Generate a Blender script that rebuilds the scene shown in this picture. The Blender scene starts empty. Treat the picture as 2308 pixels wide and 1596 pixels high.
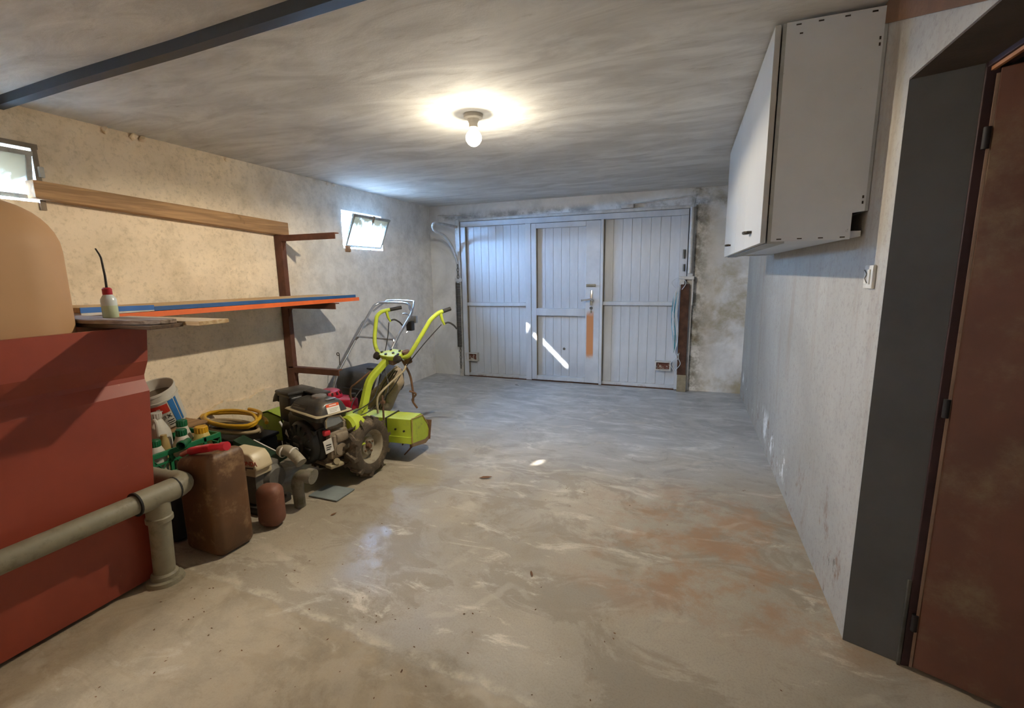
import bpy, bmesh, math, random
from mathutils import Vector as V, Matrix as M
random.seed(7)
PI = math.pi
sc = bpy.context.scene
col = sc.collection

# ------------------------------------------------------------------ camera, sky, sun, exposure
cam = bpy.data.cameras.new('camera')
cam.sensor_width = 36.0
cam.lens = 36.0 * 1048.56 / 2308.0
cam.clip_start = 0.02
co = bpy.data.objects.new('camera', cam); col.objects.link(co)
yaw, pitch, roll = 0.360214, 0.170357, -0.015229
fw = V((-math.sin(yaw) * math.cos(pitch), math.cos(yaw) * math.cos(pitch), -math.sin(pitch)))
rt = V((math.cos(yaw), math.sin(yaw), 0)); up = rt.cross(fw)
r2 = rt * math.cos(roll) + up * math.sin(roll); u2 = up * math.cos(roll) - rt * math.sin(roll)
co.matrix_world = M(((r2.x, u2.x, -fw.x, 0), (r2.y, u2.y, -fw.y, 0), (r2.z, u2.z, -fw.z, 1.38), (0, 0, 0, 1)))
sc.camera = co

w = bpy.data.worlds.new('sky'); sc.world = w; w.use_nodes = True
bg = w.node_tree.nodes['Background']
bg.inputs[0].default_value = (0.29, 0.56, 1.0, 1)
bg.inputs[1].default_value = 600.0

sun = bpy.data.lights.new('sun', 'SUN'); sun.energy = 34.0; sun.angle = 0.012; sun.color = (1.0, 0.96, 0.9)
so = bpy.data.objects.new('sun', sun); col.objects.link(so)
so.rotation_euler = V((2.33, 1.75, -1.86)).to_track_quat('-Z', 'Y').to_euler()
so.location = (-8, -2, 7)

sc.view_settings.view_transform = 'Standard'
sc.view_settings.look = 'None'
sc.view_settings.exposure = 0.12
sc.view_settings.gamma = 1.0
sc.view_settings.use_curve_mapping = False
BULB_POWER = 96.0
FILL_POWER = 1050.0
# sky portals in the two window openings (they only guide sampling of the sky, they give off no light)
for (y, z, sy, sz) in ((1.255, 1.94, .7, .36), (4.29, 1.855, .75, .46)):
    pl = bpy.data.lights.new('sky_portal', 'AREA'); pl.shape = 'RECTANGLE'; pl.size = sz; pl.size_y = sy
    pl.cycles.is_portal = True
    po = bpy.data.objects.new('sky_portal', pl); col.objects.link(po)
    po.location = (-3.54, y, z); po.rotation_euler = (0, -math.pi / 2, 0)

# ------------------------------------------------------------------ helpers
def lin(h):
    h = h.lstrip('#'); o = []
    for i in (0, 2, 4):
        c = int(h[i:i + 2], 16) / 255
        o.append(c / 12.92 if c <= 0.04045 else ((c + 0.055) / 1.055) ** 2.4)
    return tuple(o)

class NT:
    def __init__(s, name):
        s.m = bpy.data.materials.new(name); s.m.use_nodes = True
        s.t = s.m.node_tree; s.n = s.t.nodes; s.b = s.n['Principled BSDF']
        s.co = s.n.new('ShaderNodeTexCoord').outputs['Object']
    def link(s, a, b): s.t.links.new(a, b)
    def val(s, sock, v):
        if hasattr(v, 'is_output'): s.link(v, sock)
        elif isinstance(v, (tuple, list)) and len(v) == 3 and sock.type == 'RGBA': sock.default_value = (*v, 1)
        else: sock.default_value = v
    def mapping(s, scale=(1, 1, 1), rot=(0, 0, 0), loc=(0, 0, 0), src=None):
        m = s.n.new('ShaderNodeMapping'); s.link(src or s.co, m.inputs[0])
        m.inputs['Location'].default_value = loc; m.inputs['Rotation'].default_value = rot; m.inputs['Scale'].default_value = scale
        return m.outputs[0]
    def noise(s, scale, detail=5, rough=.6, vec=None, dist=0):
        n = s.n.new('ShaderNodeTexNoise'); s.link(vec or s.co, n.inputs['Vector'])
        n.inputs['Scale'].default_value = scale; n.inputs['Detail'].default_value = detail
        n.inputs['Roughness'].default_value = rough; n.inputs['Distortion'].default_value = dist
        return n.outputs[0]
    def ramp(s, f, a, b):
        r = s.n.new('ShaderNodeMapRange'); r.interpolation_type = 'SMOOTHSTEP'
        s.link(f, r.inputs[0]); r.inputs[1].default_value = a; r.inputs[2].default_value = b
        return r.outputs[0]
    def mix(s, f, a, b):
        n = s.n.new('ShaderNodeMix'); n.data_type = 'RGBA'
        s.val(n.inputs[0], f); s.val(n.inputs[6], a); s.val(n.inputs[7], b)
        return n.outputs[2]
    def math(s, op, a, b=0.0, clamp=False):
        n = s.n.new('ShaderNodeMath'); n.operation = op; n.use_clamp = clamp
        s.val(n.inputs[0], a); s.val(n.inputs[1], b)
        return n.outputs[0]
    def xyz(s):
        n = s.n.new('ShaderNodeSeparateXYZ'); s.link(s.co, n.inputs[0]); return n.outputs
    def bump(s, f, strength=.2, dist=.01):
        n = s.n.new('ShaderNodeBump'); s.link(f, n.inputs['Height'])
        n.inputs['Strength'].default_value = strength; n.inputs['Distance'].default_value = dist
        s.link(n.outputs[0], s.b.inputs['Normal'])
    def out(s, c, rough=.7, metal=0.0, spec=.5, gain=1.0):
        if gain != 1.0:
            g = s.n.new('ShaderNodeVectorMath'); g.operation = 'SCALE'; s.link(c, g.inputs[0]); g.inputs['Scale'].default_value = gain; c = g.outputs[0]
        s.val(s.b.inputs['Base Color'], c); s.val(s.b.inputs['Roughness'], rough); s.val(s.b.inputs['Metallic'], metal)
        s.b.inputs['Specular IOR Level'].default_value = spec
        return s.m

def mat(name, c, rough=.6, metal=0.0, dark=.75, scale=8, bump=.08, dirt=None, dirt_amt=(.55, .75), dscale=9, spec=.5):
    t = NT(name); c = lin(c) if isinstance(c, str) else c
    n = t.noise(scale, 6)
    cc = t.mix(t.ramp(n, .3, .7), tuple(x * dark for x in c), c)
    if dirt:
        d = t.noise(dscale, 8, .7, vec=t.mapping(loc=(3, 5, 7)))
        cc = t.mix(t.ramp(d, *dirt_amt), cc, lin(dirt))
    if bump: t.bump(t.noise(scale * 8, 4), bump, .004)
    return t.out(cc, rough, metal, spec)

NB = [0]
class B:
    """collects shapes into one bmesh; T transforms every added shape"""
    def __init__(s, T=None): s.bm = bmesh.new(); s.T = T or M.Identity(4)
    def _in(s, verts): return [s.bm.verts.new(s.T @ V(v)) for v in verts]
    def faces(s, verts, faces):
        vs = s._in(verts)
        for f in faces:
            try: s.bm.faces.new([vs[i] for i in f])
            except ValueError: pass
        return s
    def box(s, a, b, bev=0.0, R=None, seg=2):
        c = [(a[i] + b[i]) / 2 for i in range(3)]; h = [abs(b[i] - a[i]) / 2 for i in range(3)]
        NB[0] += 1; g = (NB[0] % 7) * 5e-5; h = [q + g for q in h]      # keeps faces of touching boxes from coinciding
        t = bmesh.new(); bmesh.ops.create_cube(t, size=2)
        for v in t.verts: v.co = V((v.co.x * h[0], v.co.y * h[1], v.co.z * h[2]))
        if bev: bmesh.ops.bevel(t, geom=t.edges[:], offset=min(bev, min(h) * .95), segments=seg, profile=.5, affect='EDGES')
        Tm = s.T @ M.Translation(c) @ (R.to_4x4() if R else M.Identity(4))
        s._merge(t, Tm); return s
    def _merge(s, t, Tm):
        mp = {v: s.bm.verts.new(Tm @ v.co) for v in t.verts}
        for f in t.faces:
            try: s.bm.faces.new([mp[v] for v in f.verts])
            except ValueError: pass
        t.free()
    def tube(s, pts, r, n=10, cap=True, closed=False):
        pts = [V(p) for p in pts]; rs = r if isinstance(r, (list, tuple)) else [r] * len(pts)
        rings = []; N = len(pts); prev = None
        for i, p in enumerate(pts):
            if closed: d = pts[(i + 1) % N] - pts[i - 1]
            else: d = (pts[min(i + 1, N - 1)] - pts[max(i - 1, 0)])
            d.normalize()
            if prev is None:
                a = V((0, 0, 1)) if abs(d.z) < .9 else V((1, 0, 0))
                x = d.cross(a).normalized()
            else:
                x = (prev - d * prev.dot(d))
                x = x.normalized() if x.length > 1e-6 else d.orthogonal().normalized()
            prev = x; y = d.cross(x)
            rings.append(s._in([p + (x * math.cos(2 * PI * k / n) + y * math.sin(2 * PI * k / n)) * rs[i] for k in range(n)]))
        for i in range(N if closed else N - 1):
            A = rings[i]; C = rings[(i + 1) % N]
            for k in range(n): s.bm.faces.new((A[k], A[(k + 1) % n], C[(k + 1) % n], C[k]))
        if cap and not closed:
            s.bm.faces.new(rings[0][::-1]); s.bm.faces.new(rings[-1])
        return s
    def cyl(s, p0, p1, r0, r1=None, n=20): return s.tube([p0, p1], [r0, r1 if r1 is not None else r0], n)
    def lathe(s, prof, o=(0, 0, 0), ax=(0, 0, 1), n=24):
        """prof: list of (radius, height along ax)"""
        q = V((0, 0, 1)).rotation_difference(V(ax)).to_matrix(); o = V(o); rings = []
        for r, h in prof:
            if r < 1e-6: rings.append(s._in([o + q @ V((0, 0, h))]))
            else: rings.append(s._in([o + q @ V((r * math.cos(2 * PI * k / n), r * math.sin(2 * PI * k / n), h)) for k in range(n)]))
        for A, C in zip(rings, rings[1:]):
            if len(A) == 1 and len(C) == 1: continue
            for k in range(n):
                k2 = (k + 1) % n
                if len(A) == 1: s.bm.faces.new((A[0], C[k2], C[k]))
                elif len(C) == 1: s.bm.faces.new((A[k], A[k2], C[0]))
                else: s.bm.faces.new((A[k], A[k2], C[k2], C[k]))
        return s
    def prism(s, poly, axis, d0, d1, bev=0.0):
        """poly of 2d points in the two other axes (in x,y,z order), extruded along axis"""
        def mk(p, d):
            q = list(p); q.insert(axis, d); return q
        n = len(poly); t = bmesh.new()
        a = [t.verts.new(mk(p, d0)) for p in poly]; b = [t.verts.new(mk(p, d1)) for p in poly]
        t.faces.new(a[::-1]); t.faces.new(b)
        for i in range(n): t.faces.new((a[i], a[(i + 1) % n], b[(i + 1) % n], b[i]))
        bmesh.ops.recalc_face_normals(t, faces=t.faces[:])
        if bev: bmesh.ops.bevel(t, geom=t.edges[:], offset=bev, segments=2, profile=.5, affect='EDGES')
        s._merge(t, s.T); return s
    def mesh(s, name):
        bmesh.ops.recalc_face_normals(s.bm, faces=s.bm.faces[:])
        me = bpy.data.meshes.new(name); s.bm.to_mesh(me); s.bm.free(); return me

def link(name, me, m=None, parent=None, smooth=35, label=None, kind=None):
    if m is not None and not me.materials: me.materials.append(m)
    if smooth:
        for p in me.polygons: p.use_smooth = True
        try: me.set_sharp_from_angle(angle=math.radians(smooth))
        except Exception: pass
    o = bpy.data.objects.new(name, me); col.objects.link(o)
    if parent is not None: kid(o, parent)
    if label: o['label'] = label
    if kind: o['kind'] = kind
    return o
WM = {}
def kid(o, parent):
    o.parent = parent
    o.matrix_parent_inverse = WM.get(parent.name, M.Identity(4)).inverted()
    WM[o.name] = WM.get(o.name, M.Identity(4))
def obj(name, b, m, parent=None, **k): return link(name, b.mesh(name), m, parent, **k)
def thing(name, label, cat, loc=(0, 0, 0), group=None, kind=None):
    """Empty at the thing's base; its parts are given in room coordinates"""
    o = bpy.data.objects.new(name, None); col.objects.link(o); o.empty_display_size = .05
    o.location = loc; WM[o.name] = M.Translation(loc)
    if kind: o['kind'] = kind
    else: tag(o, label, cat, group)
    return o
def tag(o, label, cat, group=None):
    o['label'] = label; o['category'] = cat
    if group: o['group'] = group
    return o
def arc(c, r, a0, a1, n, u, v):
    c, u, v = V(c), V(u), V(v)
    return [c + (u * math.cos(a0 + (a1 - a0) * i / n) + v * math.sin(a0 + (a1 - a0) * i / n)) * r for i in range(n + 1)]
def smooth_path(pts, k=6):
    pts = [V(p) for p in pts]; P = [pts[0]] + pts + [pts[-1]]; o = []
    for i in range(1, len(P) - 2):
        a, b, c, d = P[i - 1:i + 3]
        for j in range(k):
            t = j / k
            o.append(.5 * ((2 * b) + (c - a) * t + (2 * a - 5 * b + 4 * c - d) * t * t + (3 * b - a - 3 * c + d) * t ** 3))
    o.append(pts[-1]); return o
def text(s, size, m, parent, T, name='lettering', ext=.0006, bold=0.0):
    cu = bpy.data.curves.new('text', 'FONT'); cu.body = s; cu.size = size; cu.extrude = ext; cu.offset = bold
    cu.align_x = 'CENTER'; cu.align_y = 'CENTER'
    o = bpy.data.objects.new('tmp', cu); col.objects.link(o)
    dg = bpy.context.evaluated_depsgraph_get(); me = bpy.data.meshes.new_from_object(o.evaluated_get(dg))
    bpy.data.objects.remove(o); me.transform(T); me.materials.clear()
    return link(name, me, m, parent, smooth=0)
def frame(o, x, y):
    """matrix with local x,y along given directions at o"""
    x = V(x).normalized(); z = x.cross(V(y)).normalized(); y = z.cross(x)
    return M(((x.x, y.x, z.x, o[0]), (x.y, y.y, z.y, o[1]), (x.z, y.z, z.z, o[2]), (0, 0, 0, 1)))

# ------------------------------------------------------------------ room constants
XL, XR, YB, ZC, YN = -3.309, 0.609, 5.703, 2.282, -1.6

# ------------------------------------------------------------------ shell materials
def plaster_mat():
    t = NT('rough grey plaster')
    big = t.noise(.9, 6, .6, dist=.4); mid = t.noise(5, 8, .7); fine = t.noise(60, 4, .7)
    c = t.mix(t.ramp(big, .3, .7), lin('9d907d'), lin('b1a48f'))
    c = t.mix(t.math('MULTIPLY', t.ramp(mid, .42, .72), .5), c, lin('877a63'))
    c = t.mix(t.math('MULTIPLY', t.ramp(t.noise(40, 5, .75), .5, .68), .35), c, lin('7d7159'))
    spk = t.ramp(t.noise(22, 3, .8, vec=t.mapping(loc=(9, 2, 4))), .70, .78)
    c = t.mix(t.math('MULTIPLY', spk, .35), c, lin('5f584c'))
    h = t.math('ADD', t.math('MULTIPLY', mid, .7), t.math('MULTIPLY', fine, .35))
    day_tint = t.ramp(t.math('ADD', t.xyz()['Y'], t.math('MULTIPLY', t.noise(1.5, 4), .8)), 3.0, 4.2)  # window daylight put into the plaster colour: cooler grey toward the far end
    c = t.mix(t.math('MULTIPLY', day_tint, .8), c, t.mix(t.ramp(mid, .35, .7), lin('a2a5a8'), lin('8e9194')))
    t.bump(h, .5, .014)
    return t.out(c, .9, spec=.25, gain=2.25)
def right_wall_mat():
    t = NT('stained grey plaster')
    p = t.xyz()
    big = t.noise(.8, 6, .6, dist=.5); mid = t.noise(6, 8, .7); fine = t.noise(70, 4, .7)
    streak = t.noise(2.5, 5, .6, vec=t.mapping(scale=(1, 3, .35)))
    c = t.mix(t.ramp(big, .3, .7), lin('a09c95'), lin('b6b2aa'))
    c = t.mix(t.math('MULTIPLY', t.ramp(streak, .5, .75), .5), c, lin('93826e'))
    low = t.ramp(p['Z'], .75, .1)
    rust = t.math('MULTIPLY', t.ramp(t.noise(7, 7, .75, vec=t.mapping(scale=(1, 1, .6), loc=(1, 2, 3))), .55, .68), low)
    c = t.mix(t.math('MULTIPLY', rust, .75), c, lin('7c5a40'))
    c = t.mix(t.math('MULTIPLY', t.ramp(t.noise(45, 5, .75), .48, .68), .4), c, lin('878178'))
    dk = t.math('MULTIPLY', t.ramp(t.noise(16, 5, .7, vec=t.mapping(scale=(1, 1, .5), loc=(4, 2, 8))), .62, .7), t.ramp(p['Z'], 1.0, .2))
    c = t.mix(t.math('MULTIPLY', dk, .7), c, lin('4a4238'))
    # bare white patches where the render has flaked, near the floor at the far end
    band = t.math('MULTIPLY', t.ramp(p['Z'], .34, .22), t.ramp(p['Z'], .05, .12))
    band = t.math('MULTIPLY', band, t.ramp(p['Y'], 2.9, 3.2))
    wh = t.math('MULTIPLY', t.ramp(t.noise(3.2, 7, .7, vec=t.mapping(scale=(1, 1.5, .7), loc=(7, 1, 2))), .55, .57), band)
    c = t.mix(wh, c, lin('e4e4e2'))
    t.bump(t.math('ADD', t.math('MULTIPLY', mid, .6), t.math('MULTIPLY', fine, .4)), .28, .01)
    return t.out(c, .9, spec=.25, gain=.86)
def back_wall_mat():
    t = NT('mould stained plaster')
    p = t.xyz()
    big = t.noise(1.3, 7, .65, dist=.6); mid = t.noise(7, 8, .7)
    c = t.mix(t.ramp(big, .35, .65), lin('8f9090'), lin('a7a8a8'))
    right = t.ramp(p['X'], -.1, .1)
    st = t.math('MULTIPLY', t.ramp(t.noise(1.6, 6, .65, vec=t.mapping(loc=(2, 0, 5)), dist=.3), .42, .62), right)
    c = t.mix(t.math('MULTIPLY', st, .9), c, lin('736b56'))
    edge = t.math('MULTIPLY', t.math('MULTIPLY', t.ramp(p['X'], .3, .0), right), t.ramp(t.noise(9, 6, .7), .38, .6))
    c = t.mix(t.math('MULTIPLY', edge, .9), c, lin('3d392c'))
    top = t.math('MULTIPLY', t.ramp(p['Z'], 2.06, 2.13), t.ramp(p['Z'], 2.22, 2.12))
    sm = t.math('MULTIPLY', top, t.ramp(t.noise(4, 7, .7, vec=t.mapping(loc=(5, 3, 1))), .45, .65))
    c = t.mix(t.math('MULTIPLY', sm, .7), c, lin('3c3a38'))
    t.bump(mid, .3, .012)
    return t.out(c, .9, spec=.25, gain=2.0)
def ceiling_mat():
    t = NT('board marked concrete ceiling')
    v = t.mapping(scale=(.55, 1.8, 1), rot=(0, 0, .12))
    st = t.noise(3.2, 8, .65, vec=v, dist=.9); big = t.noise(.9, 4, .6); fine = t.noise(55, 4, .7)
    c = t.mix(t.ramp(st, .3, .68), lin('858482'), lin('9d9d9b'))
    c = t.mix(t.math('MULTIPLY', t.ramp(big, .45, .7), .45), c, lin('74716c'))
    dk = t.ramp(t.noise(7, 7, .75, vec=t.mapping(scale=(.6, 2.2, 1), rot=(0, 0, .1), loc=(3, 1, 0))), .56, .72)
    c = t.mix(t.math('MULTIPLY', dk, .35), c, lin('5c564d'))
    t.bump(t.math('ADD', st, t.math('MULTIPLY', fine, .4)), .3, .01)
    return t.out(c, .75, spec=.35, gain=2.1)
def floor_mat():
    t = NT('worn trowelled concrete floor')
    p = t.xyz()
    big = t.noise(.75, 5, .55, dist=.6)
    vs = t.mapping(scale=(.8, 2.2, 1), rot=(0, 0, .35))
    st = t.noise(3.0, 8, .68, vec=vs, dist=1.0); mid = t.noise(6, 8, .7); fine = t.noise(90, 4, .7)
    c = t.mix(t.ramp(big, .35, .65), lin('8b8272'), lin('a09684'))
    pt = t.noise(2.0, 10, .72, vec=t.mapping(loc=(4, 1, 0), scale=(.9, 1.3, 1)), dist=.8)
    c = t.mix(t.math('MULTIPLY', t.ramp(pt, .49, .56), .5), c, lin('776d5e'))
    c = t.mix(t.math('MULTIPLY', t.ramp(st, .55, .68), .75), c, lin('bfb6a5'))
    gr = t.noise(130, 3, .8)
    c = t.mix(t.math('MULTIPLY', t.ramp(gr, .45, .7), .35), c, lin('6a6154'))
    c = t.mix(t.math('MULTIPLY', t.ramp(mid, .5, .75), .5), c, lin('7a6c58'))
    grime = t.math('MULTIPLY', t.ramp(t.noise(14, 6, .8, vec=t.mapping(loc=(2, 8, 0))), .56, .74), t.ramp(p['Y'], 1.5, .9))
    c = t.mix(t.math('MULTIPLY', grime, .6), c, lin('5d4f3c'))
    # rusty brown patch along the right wall
    rb = t.math('MULTIPLY', t.ramp(p['X'], -.75, .1), t.math('MULTIPLY', t.ramp(p['Y'], 3.3, 2.7), t.ramp(p['Y'], 1.6, 2.0)))
    rb = t.math('MULTIPLY', rb, t.ramp(t.noise(3.5, 6, .7, vec=t.mapping(loc=(1, 4, 0))), .42, .62))
    c = t.mix(t.math('MULTIPLY', rb, .7), c, lin('8f6a48'))
    day_tint = t.ramp(t.math('ADD', p['Y'], t.math('MULTIPLY', t.noise(1.2, 5), 1.4)), 3.2, 4.8)  # blue of the daylight at the back painted into the floor colour
    c = t.mix(t.math('MULTIPLY', day_tint, .65), c, t.mix(t.ramp(st, .4, .7), lin('8f959c'), lin('b2b8be')))
    # rough browner screed in the near left corner, with a pale worn rim
    bd_ = t.math('SUBTRACT', t.math('ADD', 1.12, t.math('MULTIPLY', t.noise(3.5, 6, .6), .14)), t.math('ADD', p['Y'], t.math('MULTIPLY', p['X'], .08)))
    side_ = t.ramp(p['X'], -.15, -.6)
    rim = t.math('MULTIPLY', t.math('MULTIPLY', t.ramp(bd_, -.05, -.008), t.ramp(bd_, .008, -.004)), t.ramp(t.noise(5, 7, .75), .46, .62))
    c = t.mix(t.math('MULTIPLY', t.math('MULTIPLY', t.ramp(bd_, 0, .02), side_), .55), c, t.mix(t.ramp(mid, .35, .65), lin('7a6c56'), lin('9a8a70')))
    c = t.mix(t.math('MULTIPLY', t.math('MULTIPLY', rim, side_), .55), c, lin('b9ae98'))
    # trowel arcs
    wv = t.n.new('ShaderNodeTexWave'); wv.wave_type = 'RINGS'; wv.rings_direction = 'Z'
    t.link(t.mapping(loc=(1.4, -4.2, 0), scale=(1, .8, 1)), wv.inputs['Vector'])
    wv.inputs['Scale'].default_value = 1.1; wv.inputs['Distortion'].default_value = 9; wv.inputs['Detail'].default_value = 4
    wv.inputs['Detail Scale'].default_value = 1.6
    ar = t.math('MULTIPLY', t.ramp(wv.outputs[1], .90, 1.0), t.ramp(t.noise(2.2, 4, .6), .5, .62))
    c = t.mix(t.math('MULTIPLY', ar, .18), c, lin('c9c0ae'))
    rg = t.math('ADD', t.math('MULTIPLY', t.ramp(pt, .42, .6), .3), t.math('MULTIPLY', t.ramp(big, .35, .65), .12))
    near = t.ramp(p['Y'], 1.7, .9)
    rg = t.math('ADD', t.math('ADD', rg, .27), t.math('MULTIPLY', near, .4))
    t.bump(t.math('ADD', t.math('MULTIPLY', mid, .5), t.math('ADD', t.math('MULTIPLY', fine, .3), t.math('MULTIPLY', st, .5))), .22, .007)
    return t.out(c, rg, spec=.5, gain=1.22)
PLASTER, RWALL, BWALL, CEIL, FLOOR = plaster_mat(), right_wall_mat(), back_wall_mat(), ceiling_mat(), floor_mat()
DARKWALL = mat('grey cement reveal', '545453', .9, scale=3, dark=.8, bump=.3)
GROUND = mat('gravel yard', 'a8a39c', .95)

# ------------------------------------------------------------------ structure
def struct(name, b, m, **k): return obj(name, b, m, kind='structure', **k)
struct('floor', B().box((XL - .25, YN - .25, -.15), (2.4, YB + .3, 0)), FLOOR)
struct('ceiling', B().box((XL - .25, YN - .25, ZC), (2.4, YB + .3, ZC + .25)), CEIL)

W1 = (0.95, 1.56, 1.80, 2.075)      # window 1: y0,y1,z0,z1
W2 = (3.955, 4.62, 1.665, 2.045)    # window 2
def wall_with_holes(name, x0, x1, y0, y1, z0, z1, holes, m):
    b = B(); ys = y0
    for (a, c, d, e) in holes:
        b.box((x0, ys, z0), (x1, a, z1)); b.box((x0, a, z0), (x1, c, d)); b.box((x0, a, e), (x1, c, z1)); ys = c
    b.box((x0, ys, z0), (x1, y1, z1))
    bmesh.ops.remove_doubles(b.bm, verts=b.bm.verts[:], dist=1e-5)
    return struct(name, b, m, smooth=0)
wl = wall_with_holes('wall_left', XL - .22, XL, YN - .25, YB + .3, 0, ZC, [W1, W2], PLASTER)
# thicker footing render with a broken wavy top edge
edge = [(1.4, .36), (2.1, .34), (2.2, .375), (2.31, .42), (2.38, .43), (2.45, .452), (2.56, .43), (2.68, .42), (2.76, .45), (2.82, .462), (2.93, .455), (3.04, .41), (3.2, .34), (3.35, .27), (3.45, .2), (3.6, .245), (3.7, .24), (3.85, .16), (4.1, .12), (4.4, .05)]
poly = [(1.4, .0)]
for (a, b_), (c_, d_) in zip(edge, edge[1:]):
    for i in range(4):
        t_ = i / 4; poly.append((a + (c_ - a) * t_, b_ + (d_ - b_) * t_ + random.uniform(-.008, .008)))
poly += [(4.4, .05), (4.5, 0)]
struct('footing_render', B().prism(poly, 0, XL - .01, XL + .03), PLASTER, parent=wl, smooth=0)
# loose plaster lumps along the wall top
for i, (y, s_) in enumerate([(1.93, .03), (2.08, .028), (2.14, .03), (2.72, .02), (3.62, .025), (3.78, .022), (3.86, .02)]):
    b = B(M.Translation((XL + .012, y, ZC - .02)) @ M.Scale(s_, 4) @ M.Rotation(i, 4, 'X'))
    t = bmesh.new(); bmesh.ops.create_icosphere(t, subdivisions=1, radius=1)
    for v in t.verts: v.co *= random.uniform(.5, 1.2)
    b._merge(t, b.T)
    struct('plaster_lump', b, PLASTER, parent=wl, smooth=0)

DX0, DX1, DZ = -2.86, 0.03, 2.085       # garage door opening
b = B()
b.box((XL, YB, 0), (DX0, YB + .25, ZC)); b.box((DX1, YB, 0), (XR + .3, YB + .25, ZC)); b.box((DX0, YB, DZ), (DX1, YB + .25, ZC))
struct('wall_back', b, BWALL, smooth=0)
# right wall with splayed doorway
JY, JX2, JY2 = 1.885, .765, 1.825
RT = .137
b = B()
b.prism([(XR, JY), (XR, YB + .25), (XR + RT + .3, YB + .25), (XR + RT + .3, JY2 + .05), (JX2 + .0, JY2 + .05), (JX2, JY2)], 2, 0, ZC)
struct('wall_right', b, RWALL, smooth=0)
b = B(); b.box((XR, YN - .25, 0), (JX2 + .3, .72, ZC))
b.prism([(.72, 1.955), (JY, 1.955), (JY, ZC), (.72, ZC)], 0, XR, JX2 + .3)
struct('wall_right_near', b, RWALL, smooth=0)
# splayed reveal (dark cement), just proud of the jamb
e = .004
struct('trim_4', B().prism([(XR + .001, .72), (XR + .001, JY - .002), (JX2, JY2 - .002), (JX2, .72)], 2, 1.949, 1.956), mat('dark brown soffit', '4f443c', .9, bump=.3), smooth=0)  # dark brown slab laid under the doorway soffit
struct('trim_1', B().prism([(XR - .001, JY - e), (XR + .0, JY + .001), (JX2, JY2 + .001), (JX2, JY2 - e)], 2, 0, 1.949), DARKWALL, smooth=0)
# unseen opening and lit room, added behind the camera for fill light
OX0, OX1 = -3.25, -2.35
struct('wall_near', B().box((XL - .22, YN - .25, 0), (OX0, YN, ZC)).box((OX1, YN - .25, 0), (2.4, YN, ZC)).box((OX0, YN - .25, 2.05), (OX1, YN, ZC)), PLASTER, smooth=0)
WHITEW = mat('white of added fill room', 'cfcdc8', .8)
struct('wall_fill_room', B().box((XL - .22, -4.6, 0), (2.4, -4.4, ZC)).box((XL - .22, -4.4, 0), (XL, YN - .25, ZC)).box((2.2, -4.4, 0), (2.4, YN - .25, ZC)), WHITEW, smooth=0)
struct('floor_fill_room', B().box((XL - .25, -4.6, -.15), (2.4, YN - .25, 0)), FLOOR)
struct('ceiling_fill_room', B().box((XL - .25, -4.6, ZC), (2.4, YN - .25, ZC + .25)), WHITEW)
al = bpy.data.lights.new('fill_lamp', 'AREA'); al.shape = 'RECTANGLE'; al.size = 1.2; al.size_y = .3; al.energy = FILL_POWER; al.color = (.96, .98, 1.0)  # lamp added out of view to fill the camera-side faces
ao = bpy.data.objects.new('fill_lamp', al); col.objects.link(ao); ao.location = (-2.5, -3.0, ZC - .03)
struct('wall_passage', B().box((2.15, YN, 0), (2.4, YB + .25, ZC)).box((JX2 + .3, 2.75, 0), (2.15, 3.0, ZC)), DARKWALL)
struct('ground_outside', B().box((XL - 9, -12, 1.2), (XL - .22, 14, 1.45)), GROUND)

# brown sloping board above the doorway
BROWN = mat('brown stained board', '6b4a30', .85, scale=5, dark=.6, bump=.25)
b = B().prism([(2.145, ZC - .002), (2.145, 2.222), (1.433, 1.957), (.75, 1.957), (.75, ZC - .002)], 0, XR - .012, XR + .01)
struct('trim_2', b, BROWN, smooth=0)
struct('trim_3', B().tube(smooth_path([(XR - .02, 2.2, ZC - .005), (XR - .03, 2.17, ZC - .05), (XR - .012, 2.16, 2.2), (XR - .006, 2.19, 2.16)]), [.012] * 19, 6), mat('pinkish plaster smear', 'b39a86', .9))

# ------------------------------------------------------------------ windows
GREYM = mat('weathered window steel', 'a9a8a2', .6, metal=.3, dirt='6b5a4a', scale=20)
WOODF = mat('grey brown window wood', '8a7c6a', .85, scale=14, bump=.2)
def pane_mat():
    t = NT('dusty window glass')
    tr = t.n.new('ShaderNodeBsdfTranslucent'); gl = t.n.new('ShaderNodeBsdfGlossy'); mx = t.n.new('ShaderNodeMixShader')
    p = t.xyz()
    d = t.ramp(t.math('ADD', p['Z'], t.math('MULTIPLY', t.noise(6, 7, .7, dist=1.6), .5)), 2.08, 2.18)
    t.val(tr.inputs[0], t.mix(d, lin('e6ecf0'), (.11, .085, .06)))
    gl.inputs['Roughness'].default_value = .15; mx.inputs[0].default_value = .06
    t.link(tr.outputs[0], mx.inputs[1]); t.link(gl.outputs[0], mx.inputs[2])
    t.link(mx.outputs[0], t.n['Material Output'].inputs[0]); return t.m
PANE = pane_mat()
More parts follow.
